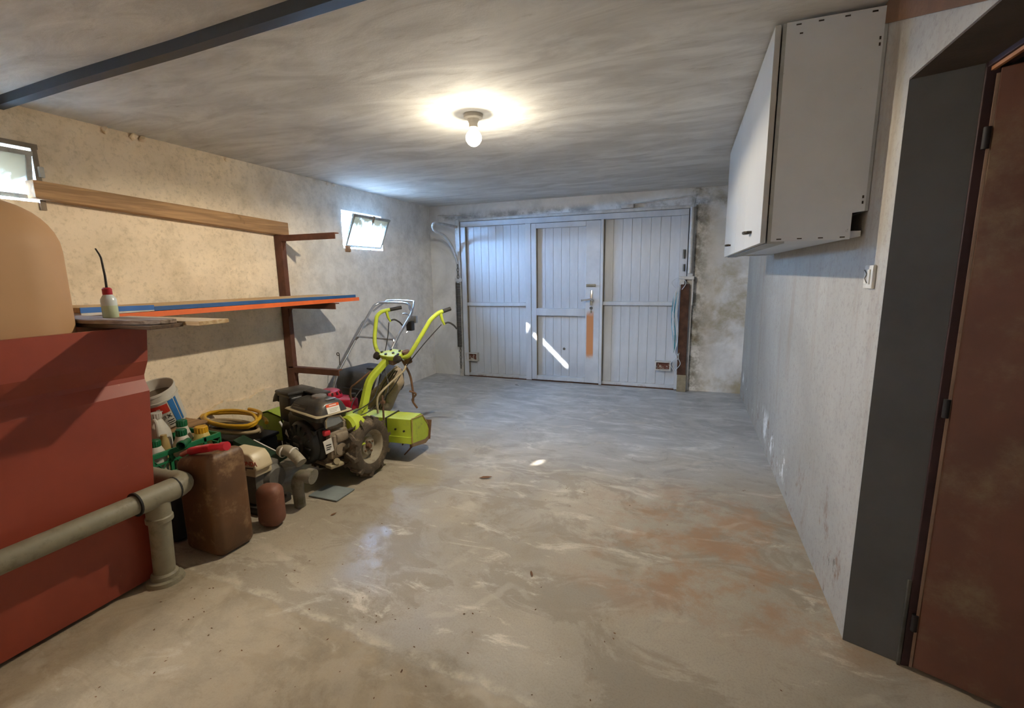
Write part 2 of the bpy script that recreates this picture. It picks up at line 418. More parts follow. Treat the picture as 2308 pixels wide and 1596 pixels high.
def hopper(name, y0, y1, z0, z1, xo, tilt, over, broken):
    """bottom hung sash that leans into the room"""
    root = thing(name, None, None, (XL, (y0 + y1) / 2, z0), kind='structure')
    fr = B()
    fr.box((xo - .03, y0, z0), (xo, y0 + .018, z1)); fr.box((xo - .03, y1 - .018, z0), (xo, y1, z1))
    fr.box((xo - .03, y0, z1 - .015), (xo, y1, z1)); fr.box((xo - .03, y0, z0), (xo, y1, z0 + .015))
    obj('window_frame', fr, GREYM, root, smooth=0)
    T = M.Translation((XL - .015, 0, z0 + .015)) @ M.Rotation(tilt, 4, 'Y')
    h = z1 - z0 - over; ya, yb = y0 + .045, y1 - .01
    s = B(T)
    s.box((-.02, ya, 0), (.0, ya + .022, h)); s.box((-.02, yb - .022, 0), (0, yb, h))
    s.box((-.02, ya, 0), (0, yb, .022)); s.box((-.022, ya - .004, h - .024), (.003, yb + .004, h))
    sash = obj('sash', s, GREYM, root, smooth=0)
    Y0, Y1_, Z1 = ya + .018, yb - .018, h - .018
    hole = [(y, z - z0 - .015) for y, z in broken]           # a strip of glass is missing
    a_, b_, c_, d_ = hole
    g = B(T)
    for poly in ([(Y0, .02), (a_[0], .02), a_, d_, (d_[0], Z1), (Y0, Z1)], [d_, c_, (c_[0], Z1), (d_[0], Z1)], [(b_[0], .02), (Y1_, .02), (Y1_, Z1), (c_[0], Z1), c_, b_], [(a_[0], .02), (b_[0], .02), b_, a_]):
        g.prism(poly, 0, -.012, -.008)
    obj('pane', g, PANE, sash, smooth=0)
    lt = B(T).box((.002, (ya + yb) / 2 - .01, h - .05), (.018, (ya + yb) / 2 + .01, h + .012)).cyl((.01, (ya + yb) / 2, h - .05), (.014, (ya + yb) / 2 + .005, h - .085), .006, n=8)
    obj('latch', lt, WOODF, sash)
    return root
r = hopper('window_2', *W2, XL - .17, .42, .03, [(4.27, 1.705), (4.56, 1.755), (4.56, 1.81), (4.27, 1.755)])
obj('sill_brick', B().box((XL - .03, W2[0] + .02, W2[2] - .035), (XL + .012, W2[0] + .1, W2[2] + .03), .008), mat('broken brick', 'a5805f', .95, bump=.4), r)
r1 = hopper('window_1', *W1, XL - .17, .2, .03, [(1.31, 1.85), (1.4, 1.86), (1.4, 1.89), (1.31, 1.88)])
obj('wood_lining', B().box((XL - .03, W1[0] - .05, W1[3]), (XL + .012, W1[1] + .03, W1[3] + .025)).box((XL - .03, W1[1], W1[2] - .04), (XL + .012, W1[1] + .025, W1[3])), WOODF, r1, smooth=0)
obj('catch', B().box((XL + .012, W1[1] + .012, 1.93), (XL + .03, W1[1] + .034, 1.985), .003), GREYM, r1)

# ------------------------------------------------------------------ garage door
def door_paint():
    t = NT('pale blue grey door paint')
    n = t.noise(3, 6, .6, vec=t.mapping(scale=(1.5, 1, .5)))
    c = t.mix(t.ramp(n, .3, .7), lin('aeb5be'), lin('c3c9d0'))
    ch = t.ramp(t.noise(38, 3, .8, vec=t.mapping(scale=(1, 1, .6))), .70, .76)
    c = t.mix(t.math('MULTIPLY', ch, .7), c, lin('77736c'))
    lowrust = t.math('MULTIPLY', t.ramp(t.xyz()['Z'], .05, .0), t.ramp(t.noise(12, 6, .7), .5, .66))
    c = t.mix(lowrust, c, lin('7a5b43'))
    return t.out(c, .5, spec=.5)
DOORP = door_paint()
def stile_paint():
    t = NT('door paint worn to orange primer')
    p = t.xyz(); n = t.noise(18, 7, .75)
    c = t.mix(t.ramp(t.noise(3, 6, .6), .3, .7), lin('aeb5be'), lin('c3c9d0'))
    inx = t.math('MULTIPLY', t.ramp(p['X'], -1.155, -1.14), t.ramp(p['X'], -1.055, -1.068))
    inz = t.math('MULTIPLY', t.ramp(t.math('ADD', p['Z'], t.math('MULTIPLY', n, .1)), .36, .44), t.ramp(t.math('ADD', p['Z'], t.math('MULTIPLY', n, .12)), 1.0, .91))
    c = t.mix(t.math('MULTIPLY', inx, inz), c, lin('b87a4c'))
    return t.out(c, .5)
STILEP = stile_paint()
WHITEM = mat('chipped white steel', 'c3c4c3', .5, metal=.1, dirt='6f6355', scale=14, dirt_amt=(.58, .72))
RUSTY = mat('rusted brown steel', '5e4234', .8, metal=.3, dark=.5, scale=12, bump=.3)
DARKST = mat('dark grey sprung steel', '6b6a66', .5, metal=.6, dark=.5)
CHROME = mat('bright handle metal', 'd5d8da', .22, metal=.9, bump=0)
BRASSY = mat('old zinc plate', '9b937f', .45, metal=.6, dirt='4b4034', scale=20)
door = thing('door_1', None, None, ((DX0 + DX1) / 2, YB, 0), kind='structure')
FY = YB - .045           # face of the frame members
PY = YB + .005           # face of the planks
def member(name, x0, x1, z0, z1, y0=FY, m=DOORP, bev=.004): return obj(name, B().box((x0, y0, z0), (x1, YB + .03, z1), bev), m, door, smooth=0)
member('frame_stile', -2.83, -2.765, .01, 1.994); member('frame_stile', -.105, -.02, .01, 1.994)
member('frame_rail', -2.83, -.02, 1.995, 2.06)
member('frame_stile', -1.935, -1.86, .01, 1.995); member('frame_stile', -.985, -.952, .01, 1.995, FY - .02)
# wicket door frame
member('wicket_stile', -1.855, -1.79, .02, 1.99); st = member('wicket_stile', -1.165, -.99, .02, 1.99, m=STILEP)
member('wicket_rail', -1.79, -1.165, 1.93, 1.99); member('wicket_rail', -1.79, -1.165, .855, .945); member('wicket_rail', -1.79, -1.165, .02, .075)
member('middle_rail', -2.765, -1.935, .968, 1.012, FY + .012); member('middle_rail', -.952, -.105, .992, 1.036, FY + .012)
member('bottom_rail', -2.765, -1.935, .01, .05, FY + .03); member('bottom_rail', -.952, -.105, .01, .05, FY + .03)
def planks(x0, x1, n, z0, z1):
    wd = (x1 - x0) / n
    me = None
    for i in range(n):
        a = x0 + i * wd
        if me is None:
            me = B().box((.0008, 0, 0), (wd - .0008, .02, z1 - z0), .0028, seg=1).mesh('plank'); 
        o = link('plank', me, DOORP, door, smooth=0)
        o.location = (a, PY + random.uniform(-.001, .001), z0)
WREV = mat('bare grey brown wood reveal', '857a69', .8, dark=.8, bump=.2)
for x_, z0_, z1_, y_ in ((-1.79, .075, .855, FY + .002), (-1.79, .945, 1.93, FY + .002), (-.952, .05, .992, FY - .012), (-.952, 1.036, 1.995, FY - .012), (-2.765, .05, .968, FY + .006), (-2.765, 1.012, 1.995, FY + .006)):
    obj('reveal_strip', B().box((x_, y_, z0_), (x_ + .005, YB + .004, z1_)), WREV, door, smooth=0)
planks(-2.765, -1.935, 8, .03, 1.995); planks(-1.79, -1.165, 6, .05, 1.94); planks(-.952, -.105, 8, .03, 1.995)
obj('backing_sheet', B().box((DX0 + .005, YB + .03, .005), (DX1 - .005, YB + .05, DZ - .005)), mat('dark door backing', '3b3a38', .9), door, smooth=0)
obj('threshold', B().box((DX0, YB - .03, 0), (DX1, YB + .2, .012)), RUSTY, door, smooth=0)
# outer posts and head of the fixed frame
obj('door_post', B().box((-2.905, YB - .05, 0), (-2.845, YB + .02, 2.09), .004), WHITEM, door, smooth=0)
obj('door_post', B().box((-.012, YB - .05, 0), (.05, YB + .02, 2.1), .004), WHITEM, door, smooth=0)
obj('door_head', B().box((-2.9, YB - .035, 2.065), (.05, YB + .02, 2.1), .003), WHITEM, door, smooth=0)
# hand pockets near the bottom
for x, m_ in ((-2.72, RUSTY), (-.235, RUSTY)):
    z = .275 if x < -1 else .285
    b = B(); y = FY - .01
    b.box((x - .09, y, z - .055), (x + .09, YB + .01, z - .042)).box((x - .09, y, z + .042), (x + .09, YB + .01, z + .055))
    b.box((x - .09, y, z - .0415), (x - .075, YB + .01, z + .0415)).box((x + .075, y, z - .0415), (x + .09, YB + .01, z + .0415))
    pk = obj('pull_pocket', b, WHITEM, door, smooth=0)
    obj('pocket_plate', B().box((x - .075, YB - .02, z - .042), (x + .075, YB + .008, z + .042)), mat('flaked rust plate', '6a3f33', .8, dirt='b5b0a8', dirt_amt=(.52, .6), dscale=30), pk, smooth=0)
# handle, escutcheon, bolt
ha = obj('door_handle', B().box((-1.107, FY - .008, .985), (-1.077, FY, 1.17), .003).cyl((-1.092, FY, 1.065), (-1.092, FY - .05, 1.065), .011)
    .tube(smooth_path([(-1.06, FY - .045, 1.05), (-1.092, FY - .055, 1.065), (-1.15, FY - .06, 1.058), (-1.2, FY - .058, 1.05)]), [.011] * 13 + [.012] * 5 + [.016], 10), CHROME, door)
obj('keyhole_plate', B().lathe([(0, .01), (.018, .01), (.02, 0)], (-1.092, FY, .955), (0, -1, 0), 16), DARKST, ha)
obj('key_stub', B().box((-1.1, FY - .025, .9), (-1.085, FY, .93), .003), BRASSY, ha)
obj('bolt_plate', B().box((-1.155, FY - .012, 1.212), (-1.04, FY, 1.245), .004).cyl((-1.15, FY - .02, 1.23), (-1.045, FY - .02, 1.23), .009), BRASSY, door)
obj('spyhole', B().lathe([(0, .012), (.014, .012), (.017, 0)], (-1.44, PY, .43), (0, -1, 0), 14), DARKST, door)
# over-door gear: curved guide on the left
X0 = -2.885
g = [(X0, YB - .03, 2.0), (X0, YB - .3, 2.005), (X0 + .0, YB - .58, 2.0), (X0 - .0, YB - .655, 1.975), (X0, YB - .66, 1.93), (X0, YB - .58, 1.895)]
g2 = arc((X0, YB - .58 , 1.33), .565, PI / 2, 0, 14, (0, 1, 0), (0, 0, 1))
obj('curved_guide', B().tube(smooth_path(g, 5) + g2[1:], .017, 8), WHITEM, door)
obj('guide_bracket', B().box((X0 - .04, YB - .06, 1.29), (X0 + .06, YB - .01, 1.33), .003).box((X0 - .045, YB - .05, .98), (X0 - .03, YB - .01, 1.33)), WHITEM, door, smooth=0)
obj('top_stay', B().tube([(X0 - .1, YB - .35, 2.02), (X0 - .1, YB - .35, 2.12), (X0 + .2, YB - .03, 2.13)], .006, 6), WHITEM, door)
hel = []
for i in range(46 * 8 + 1):
    a = 2 * PI * i / 8; hel.append((X0 + .028 * math.cos(a), YB - .06 + .028 * math.sin(a), 1.28 - .87 * i / (46 * 8)))
obj('coil_spring', B().tube(hel, .0068, 5), DARKST, door, smooth=60)
b = B()
for i in range(7):
    z = .4 - i * .045; R_ = (1, 0, 0) if i % 2 else (0, 1, 0)
    b.tube([V((X0 + .01, YB - .065, z)) + (V(R_) * .012 * math.cos(t_) + V((0, 0, 1)) * .026 * math.sin(t_)) for t_ in [k * PI / 5 for k in range(10)]], .004, 5, closed=True)
obj('chain', b, DARKST, door, smooth=60)
b = B()
for i in range(4):
    z = 1.49 - i * .045; R_ = (1, 0, 0) if i % 2 else (0, 1, 0)
    b.tube([V((X0 + .01, YB - .065, z)) + (V(R_) * .014 * math.cos(t_) + V((0, 0, 1)) * .028 * math.sin(t_)) for t_ in [k * PI / 5 for k in range(10)]], .005, 5, closed=True)
obj('chain', b, DARKST, door, smooth=60)
# right hand gear
X1 = .012
obj('lift_tube', B().tube([(X1, YB - .08, 2.07), (X1, YB - .08, 1.36)], .022, 12), WHITEM, door)
obj('top_stay', B().tube([(X1 + .01, YB - .08, 2.08), (X1 + .02, YB - .08, 2.195), (-.35, YB - .08, 2.17), (-.7, YB - .06, 2.14)], .006, 6), WHITEM, door)
obj('stay_anchor', B().box((-.76, YB - .05, 2.105), (-.62, YB, 2.15), .004).cyl((-.69, YB - .06, 2.13), (-.69, YB, 2.13), .014), WHITEM, door)
obj('guide_bracket', B().box((X1 - .11, YB - .1, 1.29), (X1 + .05, YB - .02, 1.325), .003).box((X1 - .1, YB - .1, 1.23), (X1 - .05, YB - .03, 1.29), .003).box((X1 + .03, YB - .09, 1.0), (X1 + .045, YB - .04, 1.32)), WHITEM, door, smooth=0)
obj('counterweight_channel', B().box((-.075, YB - .1, .2), (.02, YB - .045, 1.24), .004), RUSTY, door, smooth=0)
obj('channel_foot', B().box((-.07, YB - .095, 0), (.03, YB - .05, .2), .003), BRASSY, door, smooth=0)
obj('hinge_knuckle', B().cyl((-.055, YB - .06, 1.52), (-.055, YB - .06, 1.62), .014).cyl((-.05, YB - .065, 1.38), (-.05, YB - .065, 1.46), .012), DARKST, door)

# hank of cord tied at the right of the door: a thing of its own, it hangs there
hk = thing('rope_hank', 'hank of white and teal baling twine hanging at right edge of garage door', 'rope', (-.12, YB - .1, .4))
TW = mat('white twine', 'c9d2da', .9); TE = mat('teal twine', '3f8fa3', .9)
random.seed(3)
def loop(m, dx, n, name):
    b = B()
    for k in range(n):
        x = -.135 + dx + random.uniform(-.018, .03); y = YB - .118 - random.uniform(0, .015); zt = 1.2 + random.uniform(-.08, .05); zb = .52 + random.uniform(-.05, .15)
        b.tube(smooth_path([(-.085, YB - .12, 1.22), (x, y, zt - .12), (x - .012 + random.uniform(-.01, .01), y, (zt + zb) / 2), (x + .01, y, zb + .1), (-.118, YB - .115, .46)], 5), .005, 5)
    obj(name, b, m, hk, smooth=60)['kind'] = 'stuff'
loop(TW, .016, 18, 'twine_loops'); loop(TE, -.012, 5, 'teal_loops')
b = B()
for k in range(3):
    x = -.1 + .02 * k
    b.tube(smooth_path([(x, YB - .12, .46), (x + random.uniform(-.06, .06), YB - .13, .4), (x + random.uniform(-.05, .05), YB - .12, .33), (x + random.uniform(-.08, .04), YB - .12, .25)], 5), .0035, 5)
b.tube(smooth_path([(-.13, YB - .115, 1.2), (-.17, YB - .13, 1.26), (-.1, YB - .13, 1.31), (-.02, YB - .13, 1.26), (-.06, YB - .13, 1.18)], 5), .004, 5)
obj('loose_ends', b, TW, hk, smooth=60)['kind'] = 'stuff'

# ------------------------------------------------------------------ doorway on the right: open steel leaf
d2 = thing('door_2', None, None, (.775, 1.80, 0), kind='structure')
RUSTDOOR = mat('rust brown steel door', '6d4536', .6, metal=.15, dark=.65, scale=2.2, bump=.1, dirt='7b6a50', dirt_amt=(.5, .75), dscale=2.5)
DARKFR = mat('dark maroon steel frame', '3a2426', .7, dark=.6)
dirx, diry = .906, -.423
T = frame((.782, 1.802, .012), (dirx, diry, 0), (0, 0, 1))      # local x along leaf, y up, z = x × y
leaf = obj('door_leaf', B(T).box((.008, .0, -.04), (.86, 1.915, -.002), .003), RUSTDOOR, d2, smooth=0)
obj('leaf_edge', B(T).box((0, .0, -.0), (.008, 1.9, .003), .001), mat('lit door edge', '7d6350', .6, metal=.2, dirt='5a3c30'), leaf, smooth=0)  # paler strip: the light along the hinge edge put into its colour
for z in (.17, .93, 1.73): obj('hinge', B(T).cyl((-.002, z - .03, .003), (-.002, z + .03, .003), .009), mat('black hinge steel', '191314', .7), d2)
obj('door_jamb', B().box((JX2 - .002, JY2 - .012, 0), (JX2 + .03, JY2 + .05, 1.957), .002).box((JX2 + .03, JY2 + .01, 0), (JX2 + .05, JY2 + .05, 1.957)), DARKFR, d2, smooth=0)
obj('door_stop', B().box((JX2 - .014, JY2 - .016, 0), (JX2 - .004, JY2 - .006, .33), .002), DARKST, d2, smooth=0)
obj('head_rail', B().box((JX2, .75, 1.935), (JX2 + .05, JY2 + .05, 1.957), .002), DARKFR, d2, smooth=0)
obj('head_strip', B().box((JX2 + .008, .75, 1.925), (JX2 + .018, JY2 + .035, 1.94), .001), mat('orange lit wood strip', 'a9714a', .7), d2, smooth=0)

# ------------------------------------------------------------------ ceiling rail and cable
r = thing('ceiling_rail', 'black steel rail with grey flange fixed across the ceiling', 'rail', (-2.2, 1.42, ZC))
for nm, y0, y1, z0, m_ in (('web', 1.4, 1.445, .042, mat('black painted steel rail', '121417', .5, dark=.6, dirt='3a3e42', dirt_amt=(.62, .75), scale=20)), ('flange', 1.445, 1.49, .012, mat('grey blue steel flange', '8b959d', .5, metal=.1, dirt='3d4145'))):
    pts = [(XL + .01, 1.475, ), (-2.6, 1.44), (-1.9, 1.42), (-1.2, 1.385), (-.3, 1.34)]
    b = B()
    for (xa, ya), (xb, yb) in zip(pts, pts[1:]):
        o0 = y0 - 1.44
        o1 = y1 - 1.44
        b.faces([(xa, ya + o0, ZC), (xa, ya + o1, ZC), (xa, ya + o1, ZC - z0), (xa, ya + o0, ZC - z0), (xb, yb + o0, ZC), (xb, yb + o1, ZC), (xb, yb + o1, ZC - z0), (xb, yb + o0, ZC - z0)],
                [(0, 1, 2, 3), (4, 7, 6, 5), (0, 4, 5, 1), (1, 5, 6, 2), (2, 6, 7, 3), (3, 7, 4, 0)])
    obj(nm, b, m_, r, smooth=0)
tag(obj('cable', B().tube(smooth_path([(XL + .03, 1.49, ZC - .012), (XL + .012, 1.44, ZC - .03), (XL + .012, 1.3, ZC - .03), (XL + .012, .9, ZC - .05)]), .009, 8), mat('blue grey cable', '7b8698', .5)), 'thin blue grey cable running along wall top left of the rail', 'cable')

# ------------------------------------------------------------------ lamp
BX, BY = -1.195, 2.60
lp = thing('ceiling_lamp', 'bare glowing light bulb in a white lamp holder on the ceiling', 'lamp', (BX, BY, ZC))
PORC = mat('old white porcelain', 'bdb6a8', .5)
obj('base', B().lathe([(0, -.026), (.042, -.026), (.053, -.02), (.055, 0), (0, 0)], (BX, BY, ZC)), PORC, lp)
obj('socket', B().lathe([(.036, -.026), (.03, -.035), (.025, -.05), (.025, -.068), (.023, -.07), (0, -.07)], (BX, BY, ZC)), PORC, lp)
t = NT('glowing bulb glass'); t.b.inputs['Emission Color'].default_value = (1, .9, .72, 1); t.b.inputs['Emission Strength'].default_value = 9
GLOW = t.m
bc = ZC - .125
obj('bulb', B().lathe([(.018, .052), (.02, .042), (.036, .028), (.045, .01), (.0465, 0), (.044, -.016), (.033, -.033), (.017, -.044), (0, -.0465)], (BX, BY, bc)), GLOW, lp)
# a LED bulb throws most of its light downwards and sideways, a little upwards
for kind_, pw in (('SPOT', BULB_POWER * .88), ('POINT', BULB_POWER * .18)):
    L = bpy.data.lights.new('bulb_light', kind_); L.energy = pw; L.color = (1.0, .88, .69); L.shadow_soft_size = .02
    if kind_ == 'SPOT': L.spot_size = PI; L.spot_blend = .15
    lo = bpy.data.objects.new('bulb_light', L); col.objects.link(lo); lo.location = (BX, BY, bc - .075)

# ------------------------------------------------------------------ wall cabinet
cb = thing('wall_cabinet', 'grey white wall cabinet with doors hung high on right wall', 'cabinet', (XR, 3.1, 1.5))
CABW = mat('off white cabinet panel', 'c9ced3', .6, dark=.9, scale=3, bump=.05, dirt='7c7a74', dirt_amt=(.66, .74), dscale=26)
CABD = mat('cream white door laminate', 'adadaa', .45, dark=.94, scale=2)
CABG = mat('grey chipboard edge', 'a4a7a7', .7)
DKH = mat('dark bronze handle', '4a4238', .4, metal=.7)
cy0, cy1, cx, cz0, cz1 = 2.12, 4.13, .285, 1.49, ZC - .012
obj('end_panel', B().prism([(cx + .012, cz0), (XR - .05, cz0 + .0), (XR - .05, cz0 + .095), (XR - .012, cz0 + .1), (XR - .012, cz1), (cx + .012, cz1)], 1, cy0, cy0 + .018), CABW, cb, smooth=0)
obj('end_panel', B().box((cx + .012, cy1 - .018, cz0), (XR - .012, cy1, cz1)), CABW, cb, smooth=0)
obj('bottom_panel', B().box((cx + .005, cy0 + .018, cz0 + .01), (XR - .012, cy1 - .018, cz0 + .03)), CABW, cb, smooth=0)
obj('bottom_rail', B().box((cx, cy0 + .002, cz0 - .008), (cx + .06, cy1, cz0 + .01)), CABG, cb, smooth=0)
obj('top_panel', B().box((cx + .012, cy0 + .018, cz1 - .018), (XR - .012, cy1 - .018, cz1)), CABW, cb, smooth=0)
obj('back_panel', B().box((XR - .012, cy0, cz0 + .1), (XR - .002, cy1, cz1)), CABG, cb, smooth=0)
obj('front_frame', B().box((cx, cy0 + .004, cz0), (cx + .012, cy0 + .04, cz1)), CABG, cb, smooth=0)
for (a, c_, hy) in ((2.115, 2.70, 2.46), (2.705, 3.23, None), (3.235, 4.135, 3.6)):
    dr = obj('door', B().box((cx - .026, a, cz0 - .004), (cx - .006, c_, cz1 - .004), .002), CABD, cb, smooth=0)
    if hy:
        obj('handle', B().tube(smooth_path([(cx - .026, hy - .05, cz0 + .06), (cx - .05, hy - .045, cz0 + .06), (cx - .052, hy + .02, cz0 + .062), (cx - .03, hy + .05, cz0 + .065)], 4), [.006] * 8 + [.008] * 5, 8), DKH, dr)
    for zz in (cz0 + .12, cz1 - .12): obj('hinge', B().box((cx - .006, a + .01, zz - .02), (cx + .0, a + .03, zz + .02)), DKH, dr, smooth=0)
b = B()
for x, z in [(cx + .04, cz0 + .008), (cx + .11, cz0 + .008), (cx + .18, cz0 + .008), (cx + .25, cz0 + .008), (cx + .05, cz1 - .012), (cx + .12, cz1 - .012), (cx + .2, cz1 - .012), (cx + .28, cz1 - .012)]:
    b.box((x - .008, cy0 - .0015, z - .002), (x + .008, cy0 + .001, z + .002))
for z in (cz0 + .13, cz0 + .15, cz1 - .1, cz1 - .12, ): b.box((XR - .024, cy0 - .0015, z - .005), (XR - .019, cy0 + .001, z + .005))
b.box((cx + .055, cy0 - .0015, cz1 - .045), (cx + .065, cy0 + .001, cz1 - .041))
obj('staples', b, DKH, cb, smooth=0)['kind'] = 'stuff'
sw = thing('light_switch', 'white two way light switch on right wall beside the doorway', 'switch', (XR, 2.01, 1.31))
sw_m = mat('aged white switch plastic', 'd9d6cc', .4)
obj('switch_plate', B().box((XR - .012, 1.97, 1.31), (XR, 2.05, 1.392), .004), sw_m, sw)
obj('rocker', B().box((XR - .017, 1.985, 1.325), (XR - .01, 2.008, 1.377), .003), sw_m, sw)
obj('rocker', B().box((XR - .017, 2.012, 1.325), (XR - .01, 2.035, 1.377), .003), sw_m, sw)
obj('switch_lead', B().tube(smooth_path([(XR - .018, 2.03, 1.375), (XR - .02, 2.0, 1.36), (XR - .02, 2.012, 1.345), (XR - .02, 1.99, 1.33)]), .0015, 5), DKH, sw)

# ------------------------------------------------------------------ oil tank in its red steel bund
XF, TY1 = -2.262, 1.37
RED = mat('red primer sheet steel', '9a4430', .5, dark=.72, scale=1.6, bump=.04, dirt='a5604b', dirt_amt=(.66, .74), dscale=22)
bd = thing('containment_box', 'red painted sheet steel containment box around beige oil tank', 'container', (-2.78, .4, 0))
prof = [(XF, .012), (XF, .90), (XF + .028, .945), (XF + .028, .97), (XF, 1.04), (XF, 1.165), (XF - .006, 1.18), (XF - .03, 1.18), (XF - .03, 1.165), (XF - .02, .02)]
prof2 = [(XF, .02), (XF, .885), (XF - .03, .935), (XF - .032, .955), (XF - .004, 1.02), (XF, 1.175), (XF - .03, 1.175), (XF - .04, 1.02), (XF - .06, .95), (XF - .04, .88), (XF - .02, .02)]
def raked(b):
    # the far edge of the box leans: its foot stands nearer than its top
    for v in b.bm.verts:
        if v.co.y > 1: v.co.y -= .095 * (1.18 - v.co.z)
    return b
obj('front_sheet', raked(B().prism([(p[0], p[1]) for p in prof2], 1, -.62, TY1)), RED, bd, smooth=20)
obj('end_sheet', raked(B().box((XL + .1, TY1 - .02, .02), (XF - .04, TY1 - .005, 1.17))), RED, bd, smooth=0)
obj('end_sheet', B().box((XL + .1, -.61, .02), (XF - .04, -.6, 1.17)), RED, bd, smooth=0)
obj('back_sheet', B().box((XL + .09, -.61, .02), (XL + .1, TY1 - .2, 1.17)), RED, bd, smooth=0)
obj('base_skid', B().box((XL + .1, -.6, 0), (XF - .035, TY1 - .2, .02)), mat('blackened skid', '2a2320', .8), bd, smooth=0)
BEIGE = mat('beige polyethylene', 'b08a63', .62, dark=.86, scale=1.4, bump=.05, spec=.35)
tk = thing('oil_tank', 'beige plastic heating oil tank standing inside red steel box', 'tank', (-2.78, .4, .02))
b = B(); t = bmesh.new(); bmesh.ops.create_cube(t, size=2)
for v in t.verts: v.co = V((v.co.x * .47, v.co.y * .9, v.co.z * .84))
bmesh.ops.bevel(t, geom=[e_ for e_ in t.edges if any(v.co.z > 0 for v in e_.verts)], offset=.2, segments=8, profile=.5, affect='EDGES')
b._merge(t, M.Translation((-2.775, .31, .02 + .835)))
obj('tank_body', b, BEIGE, tk, smooth=60)
obj('fill_cap', B().lathe([(0, .05), (.05, .05), (.055, .0)], (-2.8, .25, 1.69)), mat('black cap', '222222', .5), tk)

# ------------------------------------------------------------------ drain pipe
PVC = mat('dusty grey plastic pipe', '8d8772', .55, dark=.8, scale=9, bump=.05, dirt='6f6651', dirt_amt=(.5, .72), dscale=16)
px, pz, pr, py = -2.185, .425, .042, 1.262
dp = thing('drain_pipe', 'grey plastic drain pipe run along foot of the red box with tee', 'pipe', (px - .03, py, 0))
obj('long_pipe', B().cyl((px, -.6, pz - .01), (px, py - .07, pz), pr, n=20), PVC, dp)
b = B().cyl((px, py - .085, pz), (px, py + .075, pz), pr + .009, n=22).lathe([(0, 0), (pr + .006, 0), (pr + .006, .085), (pr + .011, .09), (pr + .011, .11), (pr + .004, .112)], (px - .006, py, pz - .01), (-.02, 0, -1))
tee = obj('tee', b, PVC, dp)
RUB = mat('black rubber seal', '1e1c1a', .7)
obj('seal_ring', B().cyl((px, py - .092, pz), (px, py - .085, pz), pr + .011, n=22), RUB, tee)
obj('seal_ring', B().cyl((px, py + .075, pz), (px, py + .08, pz), pr + .011, n=22), RUB, tee)
el = arc((px - .055, py + .08, pz), .055, 0, PI / 2, 8, (1, 0, 0), (0, 1, 0))
obj('elbow', B().tube([(px, py + .08, pz)] + el[1:] + [(px - .1, py + .135, pz)], pr + .007, 18), PVC, dp)
obj('branch_pipe', B().cyl((px - .1, py + .135, pz), (px - .34, py + .135, pz), pr, n=18), PVC, dp)
obj('down_pipe', B().cyl((px - .008, py, pz - .1), (px - .03, py, .02), pr + .001, n=20), PVC, dp)
obj('floor_flange', B().lathe([(pr + .002, .05), (pr + .012, .04), (pr + .014, .022), (pr + .03, .018), (pr + .034, 0)], (px - .03, py, 0)).box((px - .11, py - .03, 0), (px - .06, py + .0, .02), .004), PVC, dp)

# ------------------------------------------------------------------ shelf rack, beam and boards
RACK = mat('rusty red oxide steel', '6d4636', .75, metal=.1, dark=.6, scale=9, bump=.2)
rk = thing('shelf_rack', 'rusty brown steel rack with three arms standing against left wall', 'rack', (XL + .06, 3.12, 0))
T = M.Translation((XL + .055, 3.12, 0))
obj('post', B(T).box((-.03, -.03, 0), (.028, .016, 1.735), .003).box((-.045, -.03, 0), (-.03, .034, 1.735)), RACK, rk, smooth=0)
for z, x1 in ((1.73, -2.665), (1.165, -2.715), (.6, -2.735)):
    a = obj('arm', B().box((XL + .03, 3.09, z - .05), (x1, 3.098, z)).box((XL + .03, 3.09, z - .008), (x1, 3.14, z)), RACK, rk, smooth=0)
    obj('gusset', B().prism([(XL + .083, z - .05), (XL + .12, z - .05), (XL + .083, z - .13)], 1, 3.1, 3.108), RACK, a, smooth=0)
def wood_mat(name, a, c_, scale=3.0, ax=1, rough=.75):
    t = NT(name); s_ = [14, 14, 14]; s_[ax] = .8
    g = t.noise(scale, 6, .6, vec=t.mapping(scale=s_), dist=.5)
    cc = t.mix(t.ramp(g, .35, .68), lin(a), lin(c_))
    kn = t.ramp(t.noise(5, 3, .6), .66, .72)
    cc = t.mix(t.math('MULTIPLY', kn, .6), cc, tuple(x * .45 for x in lin(a)))
    t.bump(g, .2, .006); return t.out(cc, rough)
BEAM = wood_mat('weathered brown timber', '8d6c49', 'b08a60')
BLON = wood_mat('pale sawn board', 'b89468', 'd8b788')
tag(obj('timber_beam', B().prism([(1.515, 1.815), (3.19, 1.7315), (3.19, 1.84), (1.515, 1.905)], 0, XL + .002, XL + .075, .004), BEAM), 'long weathered timber beam fixed along left wall above the shelf', 'beam')
BLUE = mat('blue edge paint', '2f6ab4', .5, dark=.8, dirt='dfe3e6', dirt_amt=(.7, .74), dscale=18)
BLUED = mat('dark blue edge paint', '28568c', .5, dark=.75)
ORAN = mat('orange edge paint', 'e0682c', .5, dark=.85)
WHITEB = mat('white board face', 'cfcac0', .6, dirt='8f7b60', dirt_amt=(.55, .75))
def board(name, y0, y1, x0, x1, z0, z1, za, zb, top, edge_m, label, lower=None):
    """shelf board with a painted front edge; za/zb lift the two ends"""
    T = M.Translation((0, 0, 0)); o = thing(name, label, 'board', ((x0 + x1) / 2, (y0 + y1) / 2, z0))
    def q(b):
        for v in b.bm.verts: v.co.z += za + (zb - za) * (v.co.y - y0) / (y1 - y0)
        return b
    obj('board_face', q(B().box((x0, y0, z0), (x1 - .004, y1, z1), .002)), top, o, smooth=0)
    obj('painted_edge', q(B().box((x1 - .004, y0, z0), (x1, y1, z1))), edge_m, o, smooth=0)
board('shelf_board', 1.5, 3.44, XL + .105, -2.748, 1.166, 1.196, .012, 0, WHITEB, ORAN, 'shelf board with orange painted edge resting on the rusty arm')
